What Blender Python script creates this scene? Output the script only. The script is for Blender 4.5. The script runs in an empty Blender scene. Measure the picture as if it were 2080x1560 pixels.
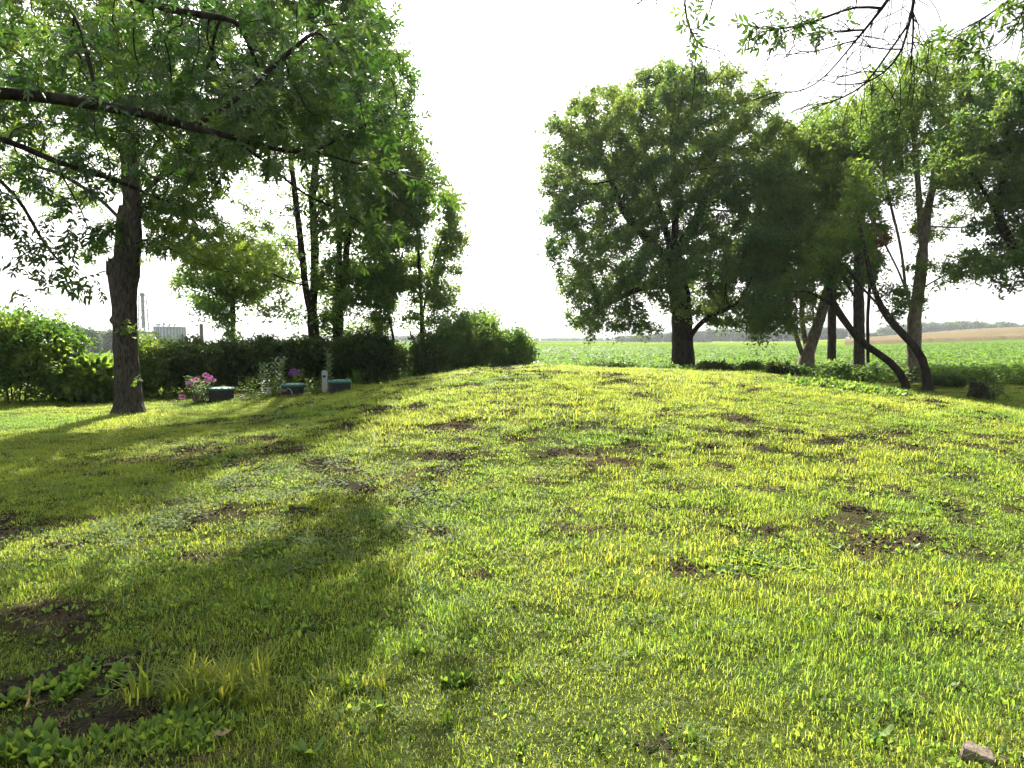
import bpy, math, random
import numpy as np
from mathutils import Vector

# ------------------------------------------------------------------ camera, sky, sun, exposure
scene = bpy.context.scene
RS = np.random.RandomState(7)
F_PX = 1350.0
HAZE = 0.00019
EYE = 1.6
PITCH = math.atan(88 / F_PX)
cam_d = bpy.data.cameras.new("camera")
cam = bpy.data.objects.new("camera", cam_d)
scene.collection.objects.link(cam)
cam.location = (0, 0, EYE)
cam.rotation_euler = (math.pi / 2 - PITCH, 0, 0)
cam_d.sensor_width = 36
cam_d.lens = 36 * F_PX / 2080
cam_d.clip_start = 0.05
cam_d.clip_end = 20000
scene.camera = cam

SUN_AZ = math.radians(-9)      # from +Y, negative = left
SUN_EL = math.radians(41)
world = bpy.data.worlds.new("World")
scene.world = world
world.use_nodes = True
wn = world.node_tree
bg = wn.nodes["Background"]
sky = wn.nodes.new("ShaderNodeTexSky")
sky.sky_type = 'NISHITA'
sky.sun_disc = False
sky.sun_elevation = SUN_EL
sky.sun_rotation = SUN_AZ
sky.air_density = 1.0
sky.dust_density = 4.0
sky.ozone_density = 0.6
hs = wn.nodes.new("ShaderNodeHueSaturation")
hs.inputs["Saturation"].default_value = 0.22
wn.links.new(sky.outputs[0], hs.inputs["Color"])
wn.links.new(hs.outputs[0], bg.inputs[0])
bg.inputs[1].default_value = 0.10

sd = bpy.data.lights.new("sun", 'SUN')
sd.energy = 5.0
sd.angle = math.radians(0.6)
sd.color = (1.0, 0.93, 0.80)
sun = bpy.data.objects.new("sun", sd)
scene.collection.objects.link(sun)
sv = Vector((math.sin(SUN_AZ) * math.cos(SUN_EL), math.cos(SUN_AZ) * math.cos(SUN_EL), math.sin(SUN_EL)))
sun.rotation_euler = sv.to_track_quat('Z', 'Y').to_euler()
scene.view_settings.view_transform = 'Standard'
scene.view_settings.look = 'None'
scene.view_settings.exposure = 1.65
scene.view_settings.gamma = 1
scene.cycles.max_bounces = 8
scene.cycles.diffuse_bounces = 3
scene.cycles.transmission_bounces = 5
scene.cycles.glossy_bounces = 2
scene.cycles.transparent_max_bounces = 4
scene.cycles.sample_clamp_indirect = 6

# ------------------------------------------------------------------ measuring helpers
def P(px, py, Y):
    u = (px - 1040) / F_PX; v = (780 - py) / F_PX
    d = np.array([u, math.cos(PITCH) + v * math.sin(PITCH), -math.sin(PITCH) + v * math.cos(PITCH)])
    return np.array([0, 0, EYE]) + d * (Y / d[1])

def ss(a, b, x):
    t = np.clip((np.asarray(x, float) - a) / (b - a), 0, 1)
    return t * t * (3 - 2 * t)

def _hash(ix, iy, s):
    n = (ix.astype(np.int64) * 374761393 + iy.astype(np.int64) * 668265263 + s * 1442695041) & 0xffffffff
    n = ((n ^ (n >> 13)) * 1274126177) & 0xffffffff
    n = n ^ (n >> 16)
    return (n & 0xffff) / 65535.0

def vnoise(x, y, s=0):
    x = np.asarray(x, float); y = np.asarray(y, float)
    ix = np.floor(x); iy = np.floor(y)
    fx = x - ix; fy = y - iy
    fx = fx * fx * (3 - 2 * fx); fy = fy * fy * (3 - 2 * fy)
    a = _hash(ix, iy, s); b = _hash(ix + 1, iy, s); c = _hash(ix, iy + 1, s); d = _hash(ix + 1, iy + 1, s)
    return (a * (1 - fx) + b * fx) * (1 - fy) + (c * (1 - fx) + d * fx) * fy

def fbm(x, y, s=0, o=4):
    t = 0; a = 0.5; m = 0
    for i in range(o):
        t = t + a * vnoise(np.asarray(x) * 2 ** i + 17.3 * i, np.asarray(y) * 2 ** i - 9.1 * i, s + i); m += a; a *= 0.5
    return t / m

def terrain(x, y):
    x = np.asarray(x, float); y = np.asarray(y, float)
    # the lawn mound
    prof = np.interp(x, [-9, -6.5, -5, -3.5, -2.2, -0.8, 0.6, 3, 5.3, 7.2, 8.9, 10.8, 13, 16],
                     [0, 0.05, .16, .42, .74, .97, 1.07, 1.00, .86, .66, .40, .06, -.10, -.10])
    cy = 13.2
    g = ss(2.0, cy, y) * (1 - ss(cy + 0.8, cy + 7.5, y))
    g = 0.75 * g + 0.25 * ss(6.0, cy, y) * (1 - ss(cy + 0.8, cy + 7.5, y))
    z = prof * g
    near = 1 - ss(30, 60, np.hypot(x, y))
    z = z + .24 * ss(-9.2, -5.2, x) * (1 - ss(-4.5, -2.0, x)) * ss(14.5, 17.5, y) * (1 - ss(19.5, 23, y))
    z = z + near * ((fbm(x * .35, y * .35, 5, 3) - .5) * 0.16 + (fbm(x * 1.6, y * 1.6, 9, 3) - .5) * 0.05 + (fbm(x * 5.0, y * 5.0, 19, 2) - .5) * 0.045)
    # far land: rises on the right, dips on the left
    t = x / np.maximum(y, 1.0)
    t = np.where(y > 1, t, np.sign(x) * 1.0)
    r = np.hypot(x, y)
    up = np.interp(r, [40, 90, 150, 250, 400, 800, 1500, 9000], [0, .15, .9, 3.4, 7.0, 12.5, 16, 16])
    z = z + ss(.38, .78, t) * up
    dn = np.interp(r, [45, 90, 250, 600, 9000], [0, -.7, -3, -3.5, -3.5])
    z = z + ss(-.3, -.5, t) * dn
    z = z + ss(.36, .0, np.abs(t)) * np.interp(r, [100, 400, 1200], [0, .6, 2.0]) * 1.0
    return z

def th(x, y):
    return float(terrain(np.array([x]), np.array([y]))[0])

def G(px, py):
    """where the sight line meets the ground"""
    prev = None
    for Y in np.concatenate([np.arange(1.5, 40, .05), np.arange(40, 400, 1.0)]):
        p = P(px, py, Y)
        if p[2] <= th(p[0], p[1]):
            return np.array([p[0], p[1], th(p[0], p[1])])
    return P(px, py, 60)

# sunlit places on the lawn: the crowns above are thinner where the sun gets through to them
SUNNY = []
for _px, _py, _rx, _ry in ((210, 848, 410, 29), (410, 905, 200, 23), (210, 1105, 280, 38), (640, 950, 220, 38), (860, 850, 130, 60), (470, 1070, 130, 30), (1330, 1180, 330, 330), (760, 900, 150, 30), (70, 1200, 60, 30), (330, 1235, 120, 14)):
    _c = G(_px, _py); _a = G(_px, _py + _ry); _b = G(_px, max(_py - _ry, 800))
    SUNNY.append((_c[0], (_a[1] + _b[1]) / 2, _rx * _c[1] / F_PX, abs(_b[1] - _a[1]) / 2))
SUNNY.append((16.2, 17.4, 1.6, 1.1))
SHADY = []
for _px, _py, _rx, _ry in ((720, 1110, 230, 110), (250, 1290, 330, 75), (600, 1250, 320, 130), (380, 1450, 380, 130), (90, 1000, 160, 50), (90, 890, 180, 22), (640, 850, 90, 22), (350, 975, 200, 22), (930, 1120, 110, 50)):
    _c = G(_px, min(_py, 1550)); _a = G(_px, min(_py + _ry, 1650)); _b = G(_px, max(_py - _ry, 800))
    SHADY.append(((_c[0]), (_a[1] + _b[1]) / 2, _rx * _c[1] / F_PX, abs(_b[1] - _a[1]) / 2))
def shade_pick(pos, rs, base):
    h = np.maximum(pos[:, 2] - .3, 0)
    gx = pos[:, 0] - h * sv[0] / sv[2]; gy = pos[:, 1] - h * sv[1] / sv[2]
    k = rs.rand(len(pos)) < base
    for cx, cy, rx, ry in SHADY:
        k |= (((gx - cx) / rx) ** 2 + ((gy - cy) / ry) ** 2) < 1
    return k
def sun_gap(pos, rs, p=.86):
    h = np.maximum(pos[:, 2] - .3, 0)
    gx = pos[:, 0] - h * sv[0] / sv[2]; gy = pos[:, 1] - h * sv[1] / sv[2]
    k = np.ones(len(pos), bool)
    for cx, cy, rx, ry in SUNNY:
        q = np.sqrt(((gx - cx) / rx) ** 2 + ((gy - cy) / ry) ** 2) + (vnoise(gx * 2.2, gy * 2.2, 5) - .5) * .5
        k &= ~((q < 1) & (rs.rand(len(pos)) < p))
    return k

# ------------------------------------------------------------------ object helpers
COL = scene.collection
def tag(o, label=None, cat=None, group=None, kind=None):
    if label: o["label"] = label
    if cat: o["category"] = cat
    if group: o["group"] = group
    if kind: o["kind"] = kind
    return o

def empty(name, loc, label=None, cat=None, group=None, rz=0):
    o = bpy.data.objects.new(name, None)
    COL.objects.link(o)
    o.location = tuple(loc); o.rotation_euler = (0, 0, rz)
    o.empty_display_size = 0.2
    return tag(o, label, cat, group)

def mesh_data(name, V, Fc, mat=None, smooth=False, tone=None, attrs=None):
    V = np.asarray(V, np.float32); Fc = np.asarray(Fc, np.int32)
    me = bpy.data.meshes.new(name)
    me.vertices.add(len(V)); me.vertices.foreach_set("co", V.ravel())
    if len(Fc):
        k = Fc.shape[1]
        me.loops.add(Fc.size); me.loops.foreach_set("vertex_index", Fc.ravel())
        me.polygons.add(len(Fc))
        me.polygons.foreach_set("loop_start", np.arange(0, Fc.size, k, dtype=np.int32))
        me.polygons.foreach_set("loop_total", np.full(len(Fc), k, np.int32))
        if smooth: me.polygons.foreach_set("use_smooth", np.ones(len(Fc), bool))
    if tone is not None:
        a = me.attributes.new("tone", 'FLOAT', 'POINT'); a.data.foreach_set("value", np.asarray(tone, np.float32))
    for k2, v in (attrs or {}).items():
        a = me.attributes.new(k2, 'FLOAT', 'POINT'); a.data.foreach_set("value", np.asarray(v, np.float32))
    if mat: me.materials.append(mat)
    me.update()
    return me

def obj(name, V, Fc, mat, parent=None, smooth=False, tone=None, attrs=None, world=True):
    """V in world coordinates; with a parent they are moved to its local frame"""
    V = np.asarray(V, float)
    if parent is not None and world:
        l = np.array(parent.location); a = parent.rotation_euler[2]
        V = V - l
        if a:
            c, s = math.cos(-a), math.sin(-a)
            V = V @ np.array([[c, -s, 0], [s, c, 0], [0, 0, 1]]).T
    o = bpy.data.objects.new(name, mesh_data(name, V, Fc, mat, smooth, tone, attrs))
    COL.objects.link(o)
    if parent is not None: o.parent = parent
    return o

class MB:
    """collects quads of simple shapes"""
    def __init__(s): s.V = []; s.F = []
    def add(s, V, Fc):
        n = len(s.V)
        s.V += [tuple(v) for v in V]
        for f in Fc:
            f = [i + n for i in f]
            if len(f) == 3: f = f + [f[2]]
            s.F.append(f)
    def tube(s, pts, rad, sides=8, cap=True):
        pts = [np.array(p, float) for p in pts]
        n0 = len(s.V)
        rad = rad if hasattr(rad, '__len__') else [rad] * len(pts)
        u = None
        for i, p in enumerate(pts):
            d = pts[min(i + 1, len(pts) - 1)] - pts[max(i - 1, 0)]
            d = d / (np.linalg.norm(d) + 1e-9)
            if u is None:
                a = np.array([1., 0, 0]) if abs(d[0]) < .8 else np.array([0, 1., 0])
                u = np.cross(d, a)
            u = u - d * u.dot(d); u /= np.linalg.norm(u) + 1e-9
            w = np.cross(d, u)
            for k in range(sides):
                t = 2 * math.pi * k / sides
                s.V.append(tuple(p + rad[i] * (math.cos(t) * u + math.sin(t) * w)))
        for i in range(len(pts) - 1):
            for k in range(sides):
                a = n0 + i * sides + k; b = n0 + i * sides + (k + 1) % sides
                s.F.append([a, b, b + sides, a + sides])
        if cap:
            for base, p in ((n0, pts[0]), (n0 + (len(pts) - 1) * sides, pts[-1])):
                c = len(s.V); s.V.append(tuple(p))
                for k in range(sides):
                    s.F.append([base + k, base + (k + 1) % sides, c, c])
    def lathe(s, c, prof, sides=24):
        c = np.array(c, float); n0 = len(s.V)
        for r, z in prof:
            for k in range(sides):
                t = 2 * math.pi * k / sides
                s.V.append((c[0] + r * math.cos(t), c[1] + r * math.sin(t), c[2] + z))
        for i in range(len(prof) - 1):
            for k in range(sides):
                a = n0 + i * sides + k; b = n0 + i * sides + (k + 1) % sides
                s.F.append([a, b, b + sides, a + sides])
    def box(s, c, h):
        c = np.array(c, float); n = len(s.V)
        for z in (-1, 1):
            for x, y in ((-1, -1), (1, -1), (1, 1), (-1, 1)):
                s.V.append(tuple(c + np.array([x * h[0], y * h[1], z * h[2]])))
        for f in ((0, 3, 2, 1), (4, 5, 6, 7), (0, 1, 5, 4), (1, 2, 6, 5), (2, 3, 7, 6), (3, 0, 4, 7)):
            s.F.append([n + i for i in f])
    def build(s, name, mat, parent=None, smooth=False):
        # degenerate quads (triangles) are split out through from_pydata
        V = np.array(s.V, float)
        if parent is not None:
            V = V - np.array(parent.location)
        me = bpy.data.meshes.new(name)
        fs = []
        for f in s.F:
            g = []
            for i in f:
                if i not in g: g.append(i)
            if len(g) > 2: fs.append(g)
        me.from_pydata([tuple(v) for v in V], [], fs)
        if smooth:
            me.polygons.foreach_set("use_smooth", np.ones(len(me.polygons), bool))
        me.materials.append(mat); me.update()
        o = bpy.data.objects.new(name, me); COL.objects.link(o)
        if parent is not None: o.parent = parent
        return o

# ------------------------------------------------------------------ materials
def new_mat(name):
    m = bpy.data.materials.new(name); m.use_nodes = True
    nt = m.node_tree
    return m, nt, nt.nodes["Principled BSDF"], nt.nodes["Material Output"]

def noise_node(nt, scale, detail=4, rough=.55, vec=None, scl=None):
    n = nt.nodes.new("ShaderNodeTexNoise"); n.inputs["Scale"].default_value = scale
    n.inputs["Detail"].default_value = detail; n.inputs["Roughness"].default_value = rough
    if vec is not None:
        if scl:
            mp = nt.nodes.new("ShaderNodeMapping"); mp.inputs["Scale"].default_value = scl
            nt.links.new(vec, mp.inputs[0]); vec = mp.outputs[0]
        nt.links.new(vec, n.inputs["Vector"])
    return n

def ramp(nt, fac, stops):
    r = nt.nodes.new("ShaderNodeValToRGB"); nt.links.new(fac, r.inputs[0])
    e = r.color_ramp.elements
    while len(e) < len(stops): e.new(.5)
    for i, (p, c) in enumerate(stops):
        e[i].position = p; e[i].color = (*c, 1)
    return r

def leaf_mat(name, c0, c1, t0, t1, trans=.5, rough=.45, spec=.35, var=None):
    """c0..c1 surface colour, t0..t1 light coming through, by the leaf's own tone"""
    m, nt, b, out = new_mat(name)
    at = nt.nodes.new("ShaderNodeAttribute"); at.attribute_name = "tone"
    r1 = ramp(nt, at.outputs["Fac"], [(0, c0), (1, c1)])
    r2 = ramp(nt, at.outputs["Fac"], [(0, t0), (1, t1)])
    if var:
        va = nt.nodes.new("ShaderNodeAttribute"); va.attribute_type = 'INSTANCER'; va.attribute_name = "var"
        rv = ramp(nt, va.outputs["Fac"], var)
        cs = []
        for rr in (r1, r2):
            mm = nt.nodes.new("ShaderNodeMixRGB"); mm.blend_type = 'MULTIPLY'; mm.inputs[0].default_value = 1
            nt.links.new(rr.outputs[0], mm.inputs[1]); nt.links.new(rv.outputs[0], mm.inputs[2]); cs.append(mm)
        r1, r2 = cs
    nt.links.new(r1.outputs[0], b.inputs["Base Color"])
    b.inputs["Roughness"].default_value = rough
    b.inputs["Specular IOR Level"].default_value = spec
    tr = nt.nodes.new("ShaderNodeBsdfTranslucent"); nt.links.new(r2.outputs[0], tr.inputs[0])
    mx = nt.nodes.new("ShaderNodeMixShader"); mx.inputs[0].default_value = trans
    nt.links.new(b.outputs[0], mx.inputs[1]); nt.links.new(tr.outputs[0], mx.inputs[2])
    nt.links.new(mx.outputs[0], out.inputs[0])
    return m

def bark_mat(name, c0, c1, zs=.25, scale=16, bump=.6, dist=.03):
    m, nt, b, out = new_mat(name)
    tc = nt.nodes.new("ShaderNodeTexCoord")
    n = noise_node(nt, scale, 5, .6, tc.outputs["Object"], (1, 1, zs))
    n2 = noise_node(nt, 2.2, 3, .5, tc.outputs["Object"])
    r = ramp(nt, n.outputs[0], [(.34, c0), (.62, c1)])
    mx = nt.nodes.new("ShaderNodeMixRGB"); mx.blend_type = 'MULTIPLY'; mx.inputs[0].default_value = .6
    r2 = ramp(nt, n2.outputs[0], [(.3, (.55, .55, .5)), (.7, (1.1, 1.08, 1.0))])
    nt.links.new(r.outputs[0], mx.inputs[1]); nt.links.new(r2.outputs[0], mx.inputs[2])
    nt.links.new(mx.outputs[0], b.inputs["Base Color"])
    b.inputs["Roughness"].default_value = .9
    b.inputs["Specular IOR Level"].default_value = .15
    bp = nt.nodes.new("ShaderNodeBump"); bp.inputs["Strength"].default_value = bump; bp.inputs["Distance"].default_value = dist
    nt.links.new(n.outputs[0], bp.inputs["Height"]); nt.links.new(bp.outputs[0], b.inputs["Normal"])
    return m

def plain(name, col, rough=.6, metal=0, spec=.4, var=.15, vs=6, bump=0):
    m, nt, b, out = new_mat(name)
    tc = nt.nodes.new("ShaderNodeTexCoord")
    n = noise_node(nt, vs, 4, .6, tc.outputs["Object"])
    r = ramp(nt, n.outputs[0], [(.3, tuple(c * (1 - var) for c in col)), (.7, tuple(min(1, c * (1 + var)) for c in col))])
    nt.links.new(r.outputs[0], b.inputs["Base Color"])
    b.inputs["Roughness"].default_value = rough; b.inputs["Metallic"].default_value = metal
    b.inputs["Specular IOR Level"].default_value = spec
    if bump:
        bp = nt.nodes.new("ShaderNodeBump"); bp.inputs["Strength"].default_value = bump; bp.inputs["Distance"].default_value = .02
        nt.links.new(n.outputs[0], bp.inputs["Height"]); nt.links.new(bp.outputs[0], b.inputs["Normal"])
    return m

M = {}
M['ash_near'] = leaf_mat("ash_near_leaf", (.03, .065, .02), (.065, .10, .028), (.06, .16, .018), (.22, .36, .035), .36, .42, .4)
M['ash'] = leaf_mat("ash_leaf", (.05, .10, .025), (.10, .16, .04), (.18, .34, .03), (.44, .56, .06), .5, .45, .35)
M['grove'] = leaf_mat("grove_leaf", (.06, .115, .04), (.11, .175, .055), (.16, .32, .05), (.38, .50, .08), .48, .5, .3)
M['maple'] = leaf_mat("maple_leaf", (.045, .095, .042), (.09, .148, .052), (.13, .28, .05), (.38, .50, .07), .44, .5, .3)
M['rightg'] = leaf_mat("boxelder_leaf", (.055, .11, .03), (.11, .17, .045), (.16, .32, .04), (.40, .52, .06), .47, .5, .3)
M['rust'] = leaf_mat("dry_leaf", (.12, .07, .03), (.2, .12, .05), (.28, .15, .05), (.4, .25, .08), .4)
M['hedge'] = leaf_mat("hedge_leaf", (.03, .055, .018), (.06, .09, .03), (.08, .16, .02), (.2, .28, .05), .38, .45, .4)
M['bush'] = leaf_mat("bush_leaf", (.04, .09, .02), (.11, .17, .04), (.12, .28, .03), (.38, .50, .06), .43, .4, .4)
M['soy'] = leaf_mat("soy_leaf", (.06, .125, .03), (.09, .16, .04), (.16, .32, .04), (.28, .42, .06), .42, .6, .2)
M['grass'] = leaf_mat("grass_blade", (.05, .115, .018), (.145, .195, .038), (.30, .46, .025), (.74, .75, .09), .54, .5, .3,
                      var=[(0, (1.0, .97, 1.0)), (.35, (1.0, 1.0, 1.0)), (.65, (.84, .95, .9)), (1, (.55, .80, .75))])
M['clover'] = leaf_mat("clover_leaf", (.06, .115, .035), (.13, .17, .07), (.18, .32, .05), (.34, .46, .08), .4, .65, .12)
M['weed'] = leaf_mat("weed_leaf", (.06, .13, .025), (.12, .20, .04), (.2, .38, .04), (.42, .55, .06), .45, .5, .3)
M['pale_weed'] = leaf_mat('pale_weed_leaf', (.13, .20, .10), (.22, .30, .17), (.2, .34, .1), (.3, .42, .16), .35, .5, .3)
M['flower'] = leaf_mat("phlox_petal", (.42, .10, .34), (.66, .25, .55), (.4, .1, .35), (.6, .25, .5), .35, .6, .2)
M['violet'] = leaf_mat("violet_petal", (.28, .06, .42), (.42, .14, .58), (.3, .08, .45), (.4, .15, .55), .35, .6, .2)
M['bark'] = bark_mat("ash_bark", (.026, .022, .018), (.12, .105, .09), .22, 34, 1.0, .05)
M['bark_dark'] = bark_mat("dark_bark", (.014, .011, .009), (.05, .041, .033), .3, 14)
M['bark_pale'] = bark_mat("pale_bark", (.10, .08, .06), (.26, .22, .17), .3, 14)
M['bark_wood'] = bark_mat("bare_wood", (.14, .12, .10), (.30, .27, .24), .08, 22, .5)

# ------------------------------------------------------------------ leaf templates (triangles)
def leaflet(L, W, o=(0, 0, 0), ang=0, tilt=0, fine=False, droop=.12, fold=.10):
    if fine:
        v = np.array([[0, 0, 0], [.2 * L, .33 * W, fold * W], [.55 * L, .5 * W, fold * W - .03 * L], [L, 0, -droop * L],
                      [.55 * L, -.5 * W, fold * W - .03 * L], [.2 * L, -.33 * W, fold * W], [.42 * L, 0, -.02 * L]])
        f = [(6, 0, 1), (6, 1, 2), (6, 2, 3), (6, 3, 4), (6, 4, 5), (6, 5, 0)]
    else:
        v = np.array([[0, 0, 0], [.42 * L, .5 * W, fold * W], [L, 0, -droop * L], [.42 * L, -.5 * W, fold * W]])
        f = [(0, 2, 1), (0, 3, 2)]
    ct, st = math.cos(tilt), math.sin(tilt)
    v = v @ np.array([[1, 0, 0], [0, ct, -st], [0, st, ct]]).T
    c, s = math.cos(ang), math.sin(ang)
    v = v @ np.array([[c, -s, 0], [s, c, 0], [0, 0, 1]]).T + np.array(o)
    return v, np.array(f)

def oval(L, W, cup=.15, wav=.0):
    t = np.array([0, .1, .3, .55, .8, .94, 1.0]); w = np.array([.04, .26, .46, .5, .40, .22, 0])
    V = []; 
    for a, b in zip(t, w): V.append((a * L, 0, -.25 * a * a * L))
    for sg in (1, -1):
        for a, b in list(zip(t, w))[1:6]: V.append((a * L, sg * b * W, cup * W * b - .25 * a * a * L + wav * W * (RS.rand() - .5)))
    F_ = []
    for sg, o in ((1, 7), (-1, 12)):
        ch = [(0, 1, o)] + [(i + 1, i + 2, o + i + 1) for i in range(4)] + [(i + 1, o + i + 1, o + i) for i in range(4)] + [(5, 6, o + 4)]
        F_ += [c if sg < 0 else (c[0], c[2], c[1]) for c in ch]
    return np.array(V), np.array(F_)

def join(parts):
    V = []; Fc = []; n = 0
    for v, f in parts:
        V.append(v); Fc.append(f + n); n += len(v)
    return np.concatenate(V), np.concatenate(Fc)

def compound(pairs, L, lw=.36, fine=False, rs=RS, spread=1.0):
    parts = []
    for i in range(pairs):
        t = (.30 + .62 * i / max(pairs - 1, 1)) * L * .72
        for sgn in (-1, 1):
            ll = L * .40 * (0.9 + .2 * rs.rand())
            parts.append(leaflet(ll, ll * lw, (t, 0, -.10 * t * t / L), sgn * (math.radians(52) + .2 * rs.randn()) * spread,
                                 rs.randn() * .45, fine))
    ll = L * .42
    parts.append(leaflet(ll, ll * lw, (L * .68, 0, -.06 * L), .15 * rs.randn(), .3 * rs.randn(), fine))
    w = L * .008
    parts.append((np.array([[0, w, 0], [0, -w, 0], [.7 * L, 0, -.06 * L], [.35 * L, 0, w * 1.5 - .02 * L]]), np.array([(0, 1, 2), (0, 3, 2)])))
    return join(parts)

def leafclump(n, L, R, rs=RS, lw=.5, fine=False):
    parts = []
    for i in range(n):
        a = rs.rand() * 6.28
        v, f = leaflet(L * (.75 + .5 * rs.rand()), L * lw, (0, 0, 0), 0, rs.randn() * .6, fine)
        p = rs.randn() * .6 - .15
        c, s = math.cos(p), math.sin(p)
        v = v @ np.array([[c, 0, -s], [0, 1, 0], [s, 0, c]]).T
        c, s = math.cos(a), math.sin(a)
        v = v @ np.array([[c, -s, 0], [s, c, 0], [0, 0, 1]]).T
        o = rs.randn(3); o = o / np.linalg.norm(o) * R * rs.rand() ** .5
        parts.append((v + o, f))
    return join(parts)

def frames(ax, nm):
    ax = ax / (np.linalg.norm(ax, axis=1, keepdims=True) + 1e-9)
    nm = nm - ax * np.sum(ax * nm, 1, keepdims=True)
    nm = nm / (np.linalg.norm(nm, axis=1, keepdims=True) + 1e-9)
    b = np.cross(nm, ax)
    return np.stack([ax, b, nm], axis=2)

def scatter(templates, pos, R, s, tone):
    """real geometry: copies of the templates merged in one mesh"""
    Vs = []; Fs = []; Ts = []; n = 0
    pick = np.arange(len(pos)) % len(templates)
    for k, (v, f) in enumerate(templates):
        m = pick == k
        if not m.any(): continue
        p = pos[m]; r = R[m]; sc = s[m]; tn = tone[m]
        V = np.einsum('nij,vj->nvi', r, v) * sc[:, None, None] + p[:, None, :]
        Fc = f[None] + (np.arange(len(p)) * len(v))[:, None, None] + n
        Vs.append(V.reshape(-1, 3)); Fs.append(Fc.reshape(-1, 3)); n += len(p) * len(v)
        Ts.append(np.repeat(tn, len(v)))
    return np.concatenate(Vs), np.concatenate(Fs), np.concatenate(Ts)

T_ASH_NEAR = [compound(3, .25, .33, True, spread=1.0) for _ in range(8)]
T_ASH = [compound(3, .25, .38) for _ in range(5)]
T_FAR = [leafclump(6, .14, .19, lw=.40) for _ in range(8)]
T_HEDGE = [leafclump(12, .10, .14, lw=.5) for _ in range(6)]
T_BUSH = [leafclump(10, .10, .16, lw=.5) for _ in range(8)]

# ------------------------------------------------------------------ trees
def blob_points(blobs, n, rs, shell=.5, void=0, vf=.8):
    w = np.array([b['r'][0] * b['r'][1] * b['r'][2] * b.get('w', 1) for b in blobs]); w = w / w.sum()
    out = []
    for b, k in zip(blobs, rs.multinomial(n, w)):
        d = rs.randn(k, 3); d /= np.linalg.norm(d, axis=1, keepdims=True)
        out.append(b['c'] + d * (rs.rand(k, 1) ** shell) * np.array(b['r']))
    A = np.concatenate(out)
    if void > 0:
        s0 = int(rs.randint(90)); f = vf
        nz = (fbm(A[:, 0] * f + A[:, 1] * f * .5, A[:, 2] * f, s0, 2) + fbm(A[:, 1] * f - A[:, 0] * f * .3 + 9, A[:, 2] * f + A[:, 1] * f * .4, s0 + 7, 2)) / 2
        A = A[nz > np.quantile(nz, void)]
    return A

def B(px, py, rx, ry, Y, rd=None, w=1):
    s = Y / F_PX
    return dict(c=P(px, py, Y), r=(rx * s, (rx * s if rd is None else rd), ry * s), w=w)

def grow(limbs, att, step, di, dk, rs, iters=160, jit=.25, sag=0.0):
    pts = []; par = []; fixed = []
    for li, L in enumerate(limbs):
        L = [np.array(p, float) for p in L]
        if li == 0:
            prev = -1
        else:
            A = np.array(pts); prev = int(np.argmin(np.linalg.norm(A - L[0], axis=1))); L = [A[prev]] + L[1:]
        if li == 0:
            pts.append(L[0]); par.append(-1); prev = 0
        for a, b in zip(L[:-1], L[1:]):
            n = max(1, int(np.linalg.norm(b - a) / step))
            for i in range(1, n + 1):
                pts.append(a + (b - a) * i / n); par.append(prev); prev = len(pts) - 1
    nfix = len(pts)
    X = np.array(pts); par = list(par)
    D = np.full(len(att), 1e9); I = np.zeros(len(att), int)
    def upd(new, off):
        nonlocal D, I
        for s in range(0, len(new), 400):
            d = np.linalg.norm(att[:, None] - new[None, s:s + 400], axis=2)
            j = d.argmin(1); dm = d[np.arange(len(att)), j]
            m = dm < D
            D[m] = dm[m]; I[m] = j[m] + off + s
    upd(X, 0)
    tries = {}
    for it in range(iters):
        alive = D > dk
        if not alive.all():
            att = att[alive]; D = D[alive]; I = I[alive]
        if len(att) == 0: break
        act = D < di
        if not act.any(): break
        dirs = att[act] - X[I[act]]; dirs /= np.linalg.norm(dirs, axis=1, keepdims=True) + 1e-9
        S = np.zeros_like(X); np.add.at(S, I[act], dirs)
        ids = np.unique(I[act])
        ids = np.array([i for i in ids if tries.get(i, 0) < 4])
        if len(ids) == 0: break
        v = S[ids]; v /= np.linalg.norm(v, axis=1, keepdims=True) + 1e-9
        v += rs.randn(*v.shape) * jit; v[:, 2] -= sag
        v /= np.linalg.norm(v, axis=1, keepdims=True)
        new = X[ids] + v * step
        for i in ids: tries[i] = tries.get(i, 0) + 1
        off = len(X); X = np.concatenate([X, new]); par += list(ids)
        upd(new, off)
        if len(X) > 14000: break
    return X, np.array(par), nfix

def wood(X, par, R, tip):
    n = len(X)
    leaves = np.zeros(n); kids = [[] for _ in range(n)]
    for i in range(n):
        if par[i] >= 0: kids[par[i]].append(i)
    cnt = np.zeros(n)
    for i in range(n - 1, -1, -1):
        if not kids[i]: cnt[i] = 1
        if par[i] >= 0: cnt[par[i]] += cnt[i]
    e = math.log(max(R / tip, 1.5)) / math.log(max(cnt[0], 3))
    rad = tip * cnt ** e
    return rad, kids, cnt

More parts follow.
